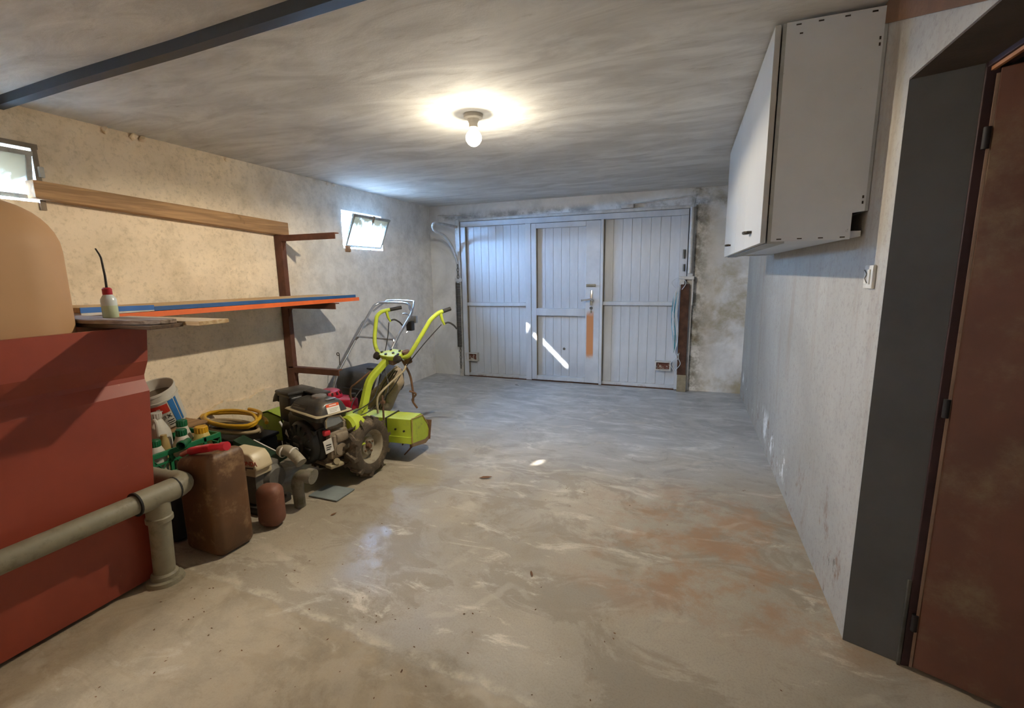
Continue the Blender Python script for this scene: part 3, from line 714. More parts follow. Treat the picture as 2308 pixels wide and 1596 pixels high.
board('shelf_board', 1.72, 3.40, XL + .105, -2.752, 1.197, 1.221, .0125, 0, BLON, BLUED, 'long shelf board with dark blue edge lying on the orange edged board')
board('shelf_board', 1.38, 1.716, XL + .105, -2.748, 1.212, 1.238, .012, .003, BLON, BLUE, 'short shelf board with bright blue edge at the tank end')
obj('white_band', B().box((XL + .105, 1.381, 1.2095), (-2.7485, 1.715, 1.2225)), WHITEB, bpy.data.objects["shelf_board.002"], smooth=0)
# planks lying on the corner of the red box
DKW = wood_mat('dark bark edged plank', '3d2c1e', '5d4631', ax=0)
PW = wood_mat('pale dusty plank', 'a98a60', 'cbb48e', ax=0)
b = B()
pp = [(-3.0, 1.19), (-2.3, 1.245), (-2.04, 1.275), (-1.99, 1.36), (-2.25, 1.4), (-2.9, 1.38)]
pp = [(x - .06, y) for x, y in pp]
# plank top surfaces at 1.18 - 1.21
k1 = obj('plank', B().prism([(-2.72, 1.21), (-1.99, 1.215), (-2.0, 1.355), (-2.72, 1.355)], 2, 1.182, 1.197, .002), DKW, smooth=0)
tag(k1, 'thin dark board lying on the box corner beneath the bark edged plank', 'plank')
k2 = obj('plank', B().prism([(-2.71, 1.2), (-2.35, 1.205), (-2.08, 1.235), (-2.01, 1.27), (-2.0, 1.33), (-2.06, 1.35), (-2.7, 1.355)], 2, 1.198, 1.217, .004), wood_mat('bark edged plank', '5a4634', 'a39282', ax=0), smooth=0)
tag(k2, 'bark edged plank on tank corner with the oil bottle on top', 'plank')
k3 = obj('plank', B().box((-2.6, 1.362, 1.185), (-1.915, 1.5, 1.203), .002), PW, smooth=0)
tag(k3, 'pale plank end sticking out past corner of red box', 'plank')
ob = thing('oil_bottle', 'small clear bottle of pale oil with red cap and long bent black spout', 'bottle', (-2.375, 1.3, 1.217))
t = NT('cloudy oil plastic'); 
OILP = t.out(t.mix(t.ramp(t.xyz()['Z'], 1.268, 1.272), lin('c3cfae'), lin('d3dcdc')), .25); t.b.inputs['Transmission Weight'].default_value = .25
o_ = (-2.375, 1.3, 1.217)
obj('bottle_body', B().lathe([(0, 0), (.026, 0), (.0285, .004), (.0285, .072), (.027, .082), (.017, .1), (.013, .106), (0, .106)], o_), OILP, ob)
obj('red_cap', B().lathe([(.0165, .1), (.0175, .102), (.0175, .125), (.012, .131), (0, .132)], o_), mat('red cap plastic', 'a5202a', .4), ob)
obj('spout', B().tube([(-2.375, 1.3, 1.345), (-2.373, 1.3, 1.40), (-2.38, 1.3, 1.475), (-2.388, 1.3, 1.49), (-2.408, 1.3, 1.515)], [.005, .0045, .0038, .0035, .003], 8), mat('black spout tube', '201c1a', .5), ob)

# ------------------------------------------------------------------ two wheeled tractor with tiller
GREEN = mat('lime green machine paint', 'b3c436', .55, dark=.85, scale=6, bump=.05, dirt='7d7a4a', dirt_amt=(.56, .75), dscale=11)
BLK = mat('black engine plastic', '1d1d1c', .42, dark=.7, scale=9, bump=.06, dirt='4a443a', dirt_amt=(.58, .8), dscale=7)
TANKB = mat('dusty charcoal fuel tank', '3a3835', .32, dark=.75, dirt='6c6353', dirt_amt=(.5, .75), dscale=5)
DUST = mat('dust coloured flange', 'a39677', .6, dirt='6d624c')
ALU = mat('muddy cast aluminium', 'a1937f', .6, metal=.3, dark=.7, scale=14, bump=.3, dirt='6b5a45', dscale=14)
TYRE = mat('muddy tractor tyre rubber', '54493b', .9, dark=.65, scale=11, bump=.4, dirt='7f6f58', dirt_amt=(.5, .68), dscale=9)
RIM = mat('muddy grey rim', 'a39a85', .65, metal=.2, dark=.7, scale=10, dirt='6c5438', dirt_amt=(.52, .7), dscale=10)
MUD = mat('rusty steel bar', '7a5a42', .85, metal=.2, dark=.6, scale=14, bump=.3)
OXID = mat('dark oily steel', '3e3832', .6, metal=.4, dark=.6)
LABELW = mat('white label paper', 'dedbd2', .5, dark=.95, bump=0); LABELO = mat('orange label band', 'd9562a', .5, dark=.95, bump=0)
INK = mat('black ink', '222222', .6, bump=0)
tl = thing('walking_tractor', 'lime green walking tractor with black engine, muddy wheels and rear tiller', 'tractor', (-2.23, 2.55, 0))
WR, WC = .215, .215
def lug_mesh():
    b = B()
    for sg in (1,):
        # bar from tread edge to the centre line, chevron style (local: x across tread, y around, z radial)
        b.faces([(-.058, -.034, -.035), (-.058, -.002, -.035), (.006, .038, .0), (.006, .008, .0), (-.054, -.03, .014), (-.054, -.006, .014), (.006, .034, .02), (.006, .012, .02)],
                [(0, 1, 5, 4), (1, 2, 6, 5), (2, 3, 7, 6), (3, 0, 4, 7), (4, 5, 6, 7), (3, 2, 1, 0)])
    return b.mesh('lug')
LUG = lug_mesh(); LUG2 = LUG.copy()
LUG2.transform(M.Scale(-1, 4, (1, 0, 0))); LUG2.flip_normals()
def wheel(x, y, side, toe=0.0):
    c = (x, y, WC); ax = (1, 0, 0)
    prof = [(.118, -.045), (.135, -.054), (.165, -.058), (.183, -.05), (.19, -.03), (.192, 0), (.19, .03), (.183, .05), (.165, .058), (.135, .054), (.118, .045)]
    wh = obj('wheel', B().lathe(prof, c, ax, 40), TYRE, tl)
    s = side
    rp = [(0, .0), (.03, .0), (.034, .012), (.06, .012), (.066, -.006), (.09, -.012), (.1, .005), (.106, .03), (.112, .04), (.122, .047), (.126, .045), (.118, .03), (.112, -.045), (.1, -.03), (0, -.03)]
    obj('rim', B().lathe([(r_, h_ * s) for r_, h_ in rp], c, ax, 36), RIM, wh)
    hb = B().lathe([(0, .032 * s), (.014, .032 * s), (.018, .028 * s), (.02, 0)], c, ax, 14)
    obj('hub', hb, MUD, wh)
    for k in range(4):
        a = k * PI / 2 + .5
        obj('wheel_bolt', B().cyl((x + .008 * s, y + .046 * math.cos(a), WC + .046 * math.sin(a)), (x + .022 * s, y + .046 * math.cos(a), WC + .046 * math.sin(a)), .007, n=6), MUD, wh, smooth=0)
    for k in range(20):
        a = 2 * PI * (k + .2) / 20
        o = link('lug', (LUG, LUG2)[k % 2], TYRE, wh, smooth=0)
        o.matrix_basis = M.Translation(c) @ M.Rotation(a, 4, 'X') @ M.Translation((0, 0, .19))
    return wh
w1 = wheel(-2.045, 2.535, 1); w2 = wheel(-2.43, 2.56, -1)
obj('axle', B().cyl((-2.4, 2.55, WC), (-2.07, 2.54, WC), .028), OXID, tl)
# gearbox between engine and tiller
b = B().box((-2.33, 2.42, .13), (-2.14, 2.72, .34), .03).box((-2.31, 2.68, .2), (-2.16, 2.86, .33), .02)
b.cyl((-2.235, 2.36, .36), (-2.235, 2.5, .33), .095, .085, 20)
obj('gearbox', b, GREEN, tl)
# ---- engine, turned a little about the vertical
EM = M.Translation((-2.165, 2.215, .062)) @ M.Rotation(math.radians(-15), 4, 'Z')
def E_(): return B(EM)
en = obj('crankcase', E_().box((-.3, .05, .11), (-.01, .27, .36), .02).box((-.03, .06, .14), (.035, .2, .33), .015).box((-.015, .1, .25), (.055, .19, .31), .012).cyl((.03, .13, .2), (.05, .13, .2), .04, n=14).box((.0, .08, .17), (.045, .11, .3), .008)
    .box((-.02, .17, .19), (.05, .24, .25), .012).box((-.28, .04, .09), (.03, .26, .12), .012), ALU, tl)
obj('cooling_shroud', E_().box((-.36, -.005, .13), (-.005, .1, .45), .045, seg=3).box((-.3, .02, .36), (.0, .2, .475), .03), BLK, tl)
rc = E_().lathe([(.148, 0), (.146, .03), (.13, .05), (.1, .06), (.06, .062), (.05, .075), (.0, .075)], (-.135, .0, .255), (0, -1, 0), 30)
rco = obj('recoil_cover', rc, BLK, tl)
for k in range(14):
    a = k * 2 * PI / 14 + .1
    obj('vent_rib', B(EM @ M.Translation((-.135, -.052, .255)) @ M.Rotation(a, 4, 'Y')).box((.082, -.012, -.006), (.13, .002, .006), .003), BLK, rco, smooth=0)
obj('pull_grip', E_().box((-.045, -.03, .33), (.01, -.005, .36), .008).cyl((-.02, -.02, .345), (.015, .05, .37), .006, n=8), BLK, rco)
obj('oval_badge', E_().box((-.165, -.078, .247), (-.1, -.0745, .268), .003), mat('grey raised badge', '55534f', .5), rco)
for z_ in (.18, .31): obj('bolt', E_().cyl((-.04, -.03, z_), (-.04, -.052, z_), .007, n=6), ALU, rco)
# air cleaner and exhaust side on the left
ac = obj('air_cleaner', E_().box((-.455, .0, .34), (-.3, .18, .53), .025, seg=3), BLK, tl)
obj('cleaner_lid', E_().box((-.468, -.012, .535), (-.295, .195, .562), .012).box((-.45, .0, .52), (-.305, .18, .54)), TANKB, ac)
obj('lid_bar', E_().box((-.3, .1, .54), (-.13, .2, .556), .006), TANKB, ac)
obj('air_scoop', E_().prism([(-.45, .54), (-.45, .475), (-.49, .485), (-.515, .465), (-.53, .465), (-.51, .505), (-.485, .535)], 1, .0, .15, .004), BLK, ac)
mf = obj('muffler_guard', E_().box((-.475, -.005, .16), (-.29, .2, .37), .07, seg=4), BLK, tl)
obj('warning_triangle', E_().prism([(-.385, .265), (-.345, .245), (-.37, .295)], 1, -.0095, -.0045), LABELW, mf, smooth=0)
# fuel tank
def tank_rings(T_, levels):
    b = B(T_); rings = []
    for (x0, x1, y0, y1, z, rr) in levels:
        p = []
        for (cx_, cy_, a0) in ((x1 - rr, y0 + rr, -PI / 2), (x1 - rr, y1 - rr, 0), (x0 + rr, y1 - rr, PI / 2), (x0 + rr, y0 + rr, PI)):
            for k in range(5):
                a = a0 + k * PI / 8; p.append((cx_ + rr * math.cos(a), cy_ + rr * math.sin(a), z + .05 * max(0, -(cx_ + .1)) * (z < .5)))
        rings.append(b._in(p))
    for A, C in zip(rings, rings[1:]):
        n = len(A)
        for k in range(n): b.bm.faces.new((A[k], A[(k + 1) % n], C[(k + 1) % n], C[k]))
    b.bm.faces.new(rings[0][::-1]); b.bm.faces.new(rings[-1]); return b
TZ = EM @ M.Translation((0, 0, -.02))
ft = obj('fuel_tank', tank_rings(TZ, [(-.285, .04, -.01, .2, .43, .03), (-.3, .055, -.02, .21, .468, .035), (-.295, .05, -.015, .205, .485, .04), (-.28, .036, 0, .19, .525, .045), (-.265, .022, .018, .175, .545, .05), (-.235, -.01, .045, .15, .556, .05)]), TANKB, tl)
obj('tank_flange', tank_rings(TZ, [(-.31, .065, -.032, .22, .468, .018), (-.315, .071, -.038, .225, .472, .02), (-.31, .065, -.032, .22, .477, .018)]), DUST, ft)
obj('fuel_cap', B(EM @ M.Translation((0, 0, -.02))).lathe([(.045, 0), (.048, .004), (.046, .016), (.03, .02), (0, .02)], (-.11, .1, .554), n=20).box((-.02, .08, .554), (.005, .15, .559), .002), mat('silver fuel cap', '9d9a96', .4, metal=.6), ft)
TL = EM @ M.Translation((0, 0, -.02)) @ frame((.0435, .1, .506), (0, 1, 0), (-.36, 0, 1))
lb = obj('warning_label', B(TL).box((-.05, -.03, .0), (.04, .03, .002)), LABELW, ft, smooth=0)
obj('label_band', B(TL).box((-.05, .012, .0005), (.04, .03, .0028)), LABELO, lb, smooth=0)
obj('band_print', B(TL).box((-.03, .018, .001), (.022, .024, .0034)), LABELW, lb, smooth=0)
for k in range(3):
    obj('print_line', B(TL).box((-.034, -.003 - .009 * k, .0005), (.03 - .008 * k, -.0005 - .009 * k, .0026)), mat('grey print', '8d8b86', .6, bump=0), lb, smooth=0)
TN = EM @ M.Translation((0, 0, -.02)) @ frame((-.16, -.0075, .507), (1, 0, 0), (0, .36, 1))
nb = obj('name_plate', B(TN).box((-.09, -.018, 0), (.075, .018, .003), .002), BLK, ft, smooth=0)
obj('plate_print', B(TN).box((-.08, .003, .001), (-.01, .013, .0036)).box((-.08, -.013, .001), (.06, -.002, .0036)), mat('faded grey decal', '6f6a62', .5, bump=0), nb, smooth=0)
# right side furniture
obj('choke_bracket', E_().prism([(.03, .37), (.03, .42), (.05, .44), (.13, .43), (.16, .385), (.1, .37)], 0, .03, .055, .006), mat('galvanised bracket', '9aa0a0', .35, metal=.6, dirt='6c604a'), tl, smooth=0)
obj('bracket_edge', E_().tube([(.055, .03, .37), (.055, .03, .42), (.055, .05, .442), (.055, .13, .432), (.055, .165, .385)], .006, 6), DUST, tl)
obj('bell_housing', E_().lathe([(0, .22), (.085, .22), (.1, .24), (.098, .3), (.075, .34), (0, .34)], (-.02, 0, .29), (0, 1, 0), 24).box((.01, .24, .185), (.075, .3, .195), .003), GREEN, tl)
obj('engine_switch', E_().box((.015, .02, .315), (.045, .065, .35), .008), mat('red switch', 'c8323a', .4), tl)
e2 = obj('white_tag', E_().box((.036, .015, .2), (.04, .075, .29), .001, R=M.Rotation(.15, 3, 'X')), LABELW, tl, smooth=0)
obj('tag_print', E_().box((.0395, .027, .25), (.041, .063, .256)).box((.0395, .027, .235), (.041, .063, .24)).box((.0395, .027, .222), (.041, .055, .227)), INK, e2, smooth=0)
obj('drain_plug', E_().cyl((.05, .2, .17), (.085, .2, .17), .009, n=8).cyl((.055, .2, .17), (.066, .2, .17), .016, n=6), mat('brass plug', 'c99a52', .4, metal=.7), tl)
obj('oil_filler', E_().cyl((.02, .1, .12), (.07, .075, .14), .02, n=10).box((.0, .03, .095), (.07, .13, .118), .008), DUST, tl)
# ---- handlebar column
colp = smooth_path([(-2.262, 2.76, .33), (-2.272, 2.83, .45), (-2.262, 2.89, .585), (-2.215, 2.965, .675), (-2.165, 3.02, .745)], 6)
b = B(); n_ = len(colp); q_ = []
for i, p in enumerate(colp):
    d = (colp[min(i + 1, n_ - 1)] - colp[max(i - 1, 0)]).normalized(); x_ = V((.95, -.3, 0)); x_ = (x_ - d * d.dot(x_)).normalized(); y_ = d.cross(x_)
    hw, hd = .034 - .012 * i / n_, .026
    q_.append(b._in([p + x_ * sx * hw + y_ * sy * hd for sx, sy in ((-1, -.6), (-.6, -1), (.6, -1), (1, -.6), (1, .6), (.6, 1), (-.6, 1), (-1, .6))]))
for A, C in zip(q_, q_[1:]):
    for k in range(8): b.bm.faces.new((A[k], A[(k + 1) % 8], C[(k + 1) % 8], C[k]))
b.bm.faces.new(q_[0][::-1]); b.bm.faces.new(q_[-1])
obj('handle_column', b, GREEN, tl)
hp = frame((-2.155, 3.035, .772), (.953, -.3, 0), (.25, .85, .25))
hd = obj('handle_head', B(hp).prism([(-.13, -.03), (-.1, .03), (-.06, .075), (.06, .075), (.11, .03), (.13, -.03), (.06, -.06), (-.05, -.06)], 2, -.022, .012, .006), GREEN, tl, smooth=0)
for x_, y_ in ((-.1, -.01), (.1, -.01), (-.055, .045), (.055, .045), (-.02, -.035), (.03, .0)):
    obj('head_bolt', B(hp).cyl((x_, y_, .01), (x_, y_, .022), .011, n=6), OXID, hd, smooth=0)
for sx in (-1, 1): obj('clamp', B(hp).lathe([(0, .0), (.03, 0), (.03, .03), (.022, .034), (0, .034)], (sx * .125, -.035, -.015), (0, -.5, .5), 16), OXID, hd)
obj('head_pivot', B(hp).box((-.05, -.05, -.07), (.06, .05, -.02), .01).cyl((.12, .05, -.08), (.12, .05, .02), .03, n=14), MUD, hd)
lb_ = smooth_path([(-2.30, 3.08, .755), (-2.375, 3.14, .80), (-2.405, 3.17, .87), (-2.455, 3.27, 1.0), (-2.475, 3.32, 1.045), (-2.46, 3.37, 1.078), (-2.42, 3.43, 1.09)], 6)
rb_ = smooth_path([(-2.02, 3.0, .758), (-1.97, 3.0, .78), (-1.94, 3.02, .83), (-1.87, 3.1, .985), (-1.845, 3.13, 1.04), (-1.81, 3.18, 1.085), (-1.785, 3.215, 1.1)], 6)
GRIP = mat('black grip rubber', '2a2a2b', .7)
for pth, tip in ((lb_, (-2.35, 3.5, 1.105)), (rb_, (-1.745, 3.27, 1.118))):
    h_ = obj('handlebar', B().tube(pth, .0165, 12), GREEN, tl)
    obj('grip', B().tube([pth[-2], tip], .016, 12), GRIP, h_)
    d = (V(tip) - pth[-1]); a0 = pth[-4]
    obj('lever_bracket', B().tube([a0 + V((0, 0, -.01)), a0 + V((.012, .0, -.06)), a0 + V((.02, .02, -.1))], [.014, .011, .008], 8), GREEN, h_)
    obj('clutch_lever', B().tube(smooth_path([a0 + V((.01, .02, -.095)), a0 + V((.04, .05, -.085)), a0 + V((.07, .08, -.11)), a0 + V((.085, .1, -.14))], 4), .007, 8), GRIP, h_)
CABL = mat('black control cable', '262524', .6)
for i, pts in enumerate([[(-1.79, 3.2, 1.0), (-1.9, 3.12, .86), (-2.02, 3.02, .68), (-2.1, 2.9, .5), (-2.16, 2.72, .4)], [(-2.42, 3.4, .98), (-2.36, 3.28, .85), (-2.3, 3.1, .66), (-2.24, 2.9, .45), (-2.2, 2.6, .42)],
                         [(-2.2, 3.0, .66), (-2.12, 2.92, .52), (-2.13, 2.78, .42), (-2.2, 2.62, .38), (-2.16, 2.52, .42)], [(-2.3, 2.95, .6), (-2.33, 2.8, .48), (-2.3, 2.7, .42), (-2.22, 2.62, .44)]]):
    obj('control_cable', B().tube(smooth_path(pts, 6), .004, 6), CABL, tl)
obj('shift_rod', B().tube(smooth_path([(-2.42, 2.85, .42), (-2.41, 2.84, .52), (-2.36, 2.86, .57), (-2.28, 2.93, .65)], 5), .008, 8), MUD, tl)
obj('shift_rod', B().tube(smooth_path([(-2.1, 2.75, .38), (-2.1, 2.76, .5), (-2.06, 2.85, .58), (-2.0, 2.95, .66), (-1.99, 2.98, .7)], 5), .008, 8), DUST, tl)
obj('upright_rod', B().cyl((-2.03, 2.72, .33), (-2.03, 2.72, .53), .007, n=8).box((-2.045, 2.71, .47), (-2.015, 2.73, .49)), MUD, tl, smooth=0)
# ---- rear tiller
TM = M.Translation((-1.86, 2.81, 0)) @ M.Rotation(math.radians(4), 4, 'Z')
pr_ = [(0, .155), (.012, .335), (.17, .315), (.245, .225), (.285, .135), (.2, .12)]
hood = obj('tiller_hood', B(TM).prism([(0, .19), (.0, .335), (.17, .335), (.25, .24), (.25, .19), (.235, .24), (.165, .322), (.012, .322), (.012, .19)], 0, -.58, -.005), GREEN, tl, smooth=0)
for x0, x1 in ((-.006, .004), (-.585, -.575)):
    ep = obj('end_plate', B(TM).prism(pr_, 0, x0, x1), GREEN, hood, smooth=0)
    obj('skid', B(TM).prism([(0, .155), (.2, .12), (.285, .135), (.29, .105), (.2, .085), (.01, .125)], 0, x0 - .002, x1 + .002), mat('brown worn skid plate', '8b7357', .8), hood, smooth=0)
obj('front_skirt', B(TM).box((-.58, -.008, .15), (-.002, .004, .2)), GREEN, hood, smooth=0)
obj('hood_band', B(TM).tube([(-.2, -.012, .17), (-.2, -.01, .34), (-.2, .17, .342), (-.2, .2, .3)], .006, 6), OXID, hood)
obj('edge_wire', B(TM).tube([(.004, -.004, .16), (.004, .01, .34), (.004, .172, .322), (.004, .25, .228)], .0055, 6), mat('worn orange edge', 'a08a45', .6), hood)
obj('rear_flap', B(TM).box((-.57, .265, .1), (.02, .275, .25), .002, R=M.Rotation(-.25, 3, 'X')), MUD, hood, smooth=0)
for x_, z_ in ((-.26, .27), (-.13, .255), (-.06, .245)): obj('hood_bolt', B(TM).cyl((x_, 0, z_), (x_, -.01, z_), .008, n=6), OXID, hood, smooth=0)
obj('drive_case', B(TM).box((-.36, -.06, .1), (-.27, .15, .3), .02), GREEN, hood)
obj('tine_shaft', B(TM).cyl((-.56, .13, .14), (-.02, .13, .14), .02), OXID, hood)
for k in range(6):
    x_ = -.08 - k * .09; a = k * 1.1
    t_ = B(TM @ M.Translation((x_, .13, .14)) @ M.Rotation(a, 4, 'X'))
    for s_ in (0, PI):
        R_ = M.Rotation(s_, 4, 'X'); t2 = B(TM @ M.Translation((x_, .13, .14)) @ M.Rotation(a, 4, 'X') @ R_)
        t2.faces([(-.005, -.015, 0), (.005, -.015, 0), (.005, .015, 0), (-.005, .015, 0), (-.005, -.015, .07), (.005, -.015, .07), (.005, .015, .07), (-.005, .015, .07), (-.04, .01, .11), (-.035, .01, .118), (-.035, .05, .122), (-.04, .05, .115)],
                 [(0, 1, 5, 4), (1, 2, 6, 5), (2, 3, 7, 6), (3, 0, 4, 7), (4, 5, 9, 8), (5, 6, 10, 9), (6, 7, 11, 10), (7, 4, 8, 11), (8, 9, 10, 11), (3, 2, 1, 0)])
        obj('tine', t2, MUD, hood, smooth=0)
obj('depth_chain', B().tube(smooth_path([(-2.07, 3.06, .72), (-2.06, 3.13, .6), (-2.055, 3.15, .5), (-2.05, 3.15, .42), (-2.06, 3.16, .36)], 5), .009, 8), MUD, tl)
obj('depth_lever', B().tube(smooth_path([(-2.07, 3.13, .46), (-2.03, 3.16, .43), (-2.06, 3.15, .38), (-2.03, 3.17, .31)], 5), .008, 8), MUD, tl)

# ------------------------------------------------------------------ canvas sack hanging behind the tractor handle
SACK = mat('dirty beige canvas', 'ab9a84', .95, dark=.8, scale=10, bump=.35)
sk = thing('canvas_sack', 'dirty beige canvas sack on bent wire frame hanging below the tractor handle', 'sack', (-2.3, 3.2, .24))
SHX = -.05
out_ = [(x_ + SHX - .05 * (z_ < .45), z_) for x_, z_ in [(-2.19, .64), (-2.15, .62), (-2.13, .5), (-2.15, .38), (-2.2, .27), (-2.3, .175), (-2.44, .2), (-2.42, .33), (-2.37, .42), (-2.28, .54)]]
b = B(); m_ = []
cen = V((-2.34, 3.2, .42))
ring = [V((x, 3.2 + .25 * (x + 2.3), z)) for x, z in out_]
L0 = []
dens = []
for i in range(len(ring)):
    a, c_ = ring[i], ring[(i + 1) % len(ring)]
    for k in range(4): dens.append(a.lerp(c_, k / 4))
lay = []
for s_, ins in ((-1, .0), (-1, .12), (-1, .35), (-1, .7)):
    off = {0: .0, .12: .03, .35: .045, .7: .05}[ins] if ins else 0
    lay.append([p.lerp(cen, ins) + V((0, s_ * (off + .008 * math.sin(i * 1.9) * (ins > 0)), 0)) for i, p in enumerate(dens)])
vs = [b._in(l) for l in lay]
bk = [b._in([p.lerp(cen, ins) + V((0, off, 0)) for p in dens]) for ins, off in ((.12, .03), (.5, .04))]
allr = [bk[1], bk[0]] + vs
for A, C in zip(allr, allr[1:]):
    n = len(A)
    for k in range(n): b.bm.faces.new((A[k], A[(k + 1) % n], C[(k + 1) % n], C[k]))
b.bm.faces.new(allr[0][::-1]); b.bm.faces.new(allr[-1])
obj('sack_cloth', b, SACK, sk, smooth=60)
obj('wire_frame', B().tube(smooth_path([(-2.2, 3.17, .65), (-2.3, 3.155, .56), (-2.4, 3.15, .43), (-2.47, 3.14, .3), (-2.47, 3.14, .24)], 5), .009, 8), DUST, sk)
for k in range(3):
    obj('cord', B().tube(smooth_path([(-2.18 - .02 * k, 3.14, .62), (-2.25 - .03 * k, 3.125, .5), (-2.3 - .035 * k, 3.125, .38), (-2.36 - .02 * k, 3.13, .28)], 5), .004, 6), CABL, sk)

# ------------------------------------------------------------------ lawn mower behind the tractor
mw = thing('lawn_mower', 'red engined lawn mower with chrome handle standing by left wall behind tractor', 'mower', (-2.86, 3.15, 0))
MM = M.Translation((-2.86, 3.12, 0)) @ M.Rotation(math.radians(-8), 4, 'Z')
REDP = mat('glossy red engine plastic', 'b0182f', .35, dark=.85, dirt='7d2a33', dscale=8)
MGREY = mat('grey mower shell', '6a6d70', .5, dark=.8); CHR = mat('galvanised handle tube', 'b9bdc4', .28, metal=.85, bump=0)
obj('deck', B(MM).box((-.25, -.28, .07), (.25, .28, .19), .06, seg=4), MGREY, mw)
ec = B(MM).lathe([(.135, .2), (.14, .28), (.135, .335), (.1, .35)], (0, 0, 0), n=28).prism([(-.13, .0), (-.1, -.12), (.1, -.12), (.13, -.02), (.2, .02), (.22, .1), (.12, .14), (-.1, .13)], 2, .24, .345, .015)
eng = obj('engine_cover', ec, REDP, mw)
dm = obj('starter_dome', B(MM).lathe([(.105, .34), (.105, .365), (.085, .405), (.055, .418), (.0, .42)], (-.02, 0, 0), n=28), REDP, eng)
for k in range(14):
    a = 2 * PI * k / 14
    obj('dome_slot', B(MM @ M.Translation((-.02, 0, .388)) @ M.Rotation(a, 4, 'Z')).box((.082, -.007, -.014), (.1015, .007, .01), R=M.Rotation(-.45, 3, 'Y')), mat('dark slot', '3a0d14', .8) if k == 0 else bpy.data.materials['dark slot'], dm, smooth=0)
obj('fuel_cap', B(MM).lathe([(.03, .35), (.03, .375), (0, .378)], (.15, .1, 0), n=14), BLK, eng)
for sx in (-1, 1):
    for sy in (-1, 1):
        wo = obj('wheel', B(MM).lathe([(.0, -.02), (.085, -.022), (.095, -.015), (.095, .015), (.085, .022), (0, .02)], (sx * .27, sy * .22, .095), (1, 0, 0), 20), BLK, mw)
        obj('hub_cap', B(MM).lathe([(.045, .023 * sx), (.0, .028 * sx)], (sx * .27, sy * .22, .095), (1, 0, 0), 12), LABELW, wo)
p0, p1 = V((-3.03, 3.42, .5)), V((-2.965, 3.9, 1.06)); q0, q1 = p0 + V((.5, -.07, 0)), p1 + V((.5, -.07, 0))
base0, base1 = V((-3.06, 3.28, .17)), V((-2.57, 3.21, .17))
up_ = [base0, p0, p0.lerp(p1, .6), p1, p1 + V((.03, .06, .045)), p1 + V((.07, .07, .055)), q1 + V((-.1, .07, .055)), q1 + V((-.03, .03, .0)), q1 + V((0, 0, -.04)), q0.lerp(q1, .6), q0, base1]
hpath = [base0, p0] + smooth_path(up_[2:10], 5) + [q0, base1]
obj('handle', B().tube(hpath, .0125, 10), CHR, mw)
bail = smooth_path([p1 + V((.01, 0, -.03)), p1 + V((.06, .12, .05)), p1 + V((.1, .16, .07)), q1 + V((-.1, .16, .07)), q1 + V((-.03, .1, .05)), q1 + V((.0, 0, -.05))], 6)
obj('bail_bar', B().tube(bail, .009, 8), CHR, mw)
obj('throttle_box', B().box((-2.5, 3.78, .86), (-2.44, 3.84, .95), .008), BLK, mw)
obj('throttle_lever', B().tube(smooth_path([(-2.47, 3.8, .95), (-2.46, 3.8, .99), (-2.5, 3.8, 1.02), (-2.54, 3.8, 1.02)], 4), .007, 8), CHR, mw)
obj('lever_bracket', B().box((-2.49, 3.83, .93), (-2.42, 3.87, 1.0), .006).tube([(-2.47, 3.85, .93), (-2.5, 3.78, .84)], .008, 6), CHR, mw)
cb0, cb1 = p0.lerp(p1, .48), q0.lerp(q1, .48)
obj('cross_bar', B().tube(smooth_path([cb0, cb0 + V((.03, .01, .03)), cb0 + V((.07, .01, .035)), cb1 + V((-.07, .01, .035)), cb1 + V((-.02, .01, .03)), cb1 + V((0, 0, -.03))], 5), .01, 8), CHR, mw)
obj('starter_guide', B().tube(arc(p0 + V((-.03, .05, .16)), .014, 0, 2 * PI, 12, (1, 0, 0), (0, 0, 1)) + [p0 + V((-.0, .03, .06))], .004, 6), OXID, mw)
bg_ = obj('grass_box', B(MM).box((-.37, .33, .23), (.15, .82, .5), .09, seg=5), mat('dark grey fabric box', '4a4b4d', .8, dark=.7, scale=10, bump=.3), mw)
obj('box_handle', B(MM).box((-.06, .48, .497), (.1, .56, .515), .006), BLK, bg_)
obj('box_arm', B(MM).cyl((.2, .4, .3), (.2, .25, .2), .01, n=8).cyl((-.2, .4, .3), (-.2, .25, .2), .01, n=8), BLK, bg_)
obj('chute_flap', B(MM).box((-.2, .26, .18), (.2, .3, .36), .01), BLK, mw)

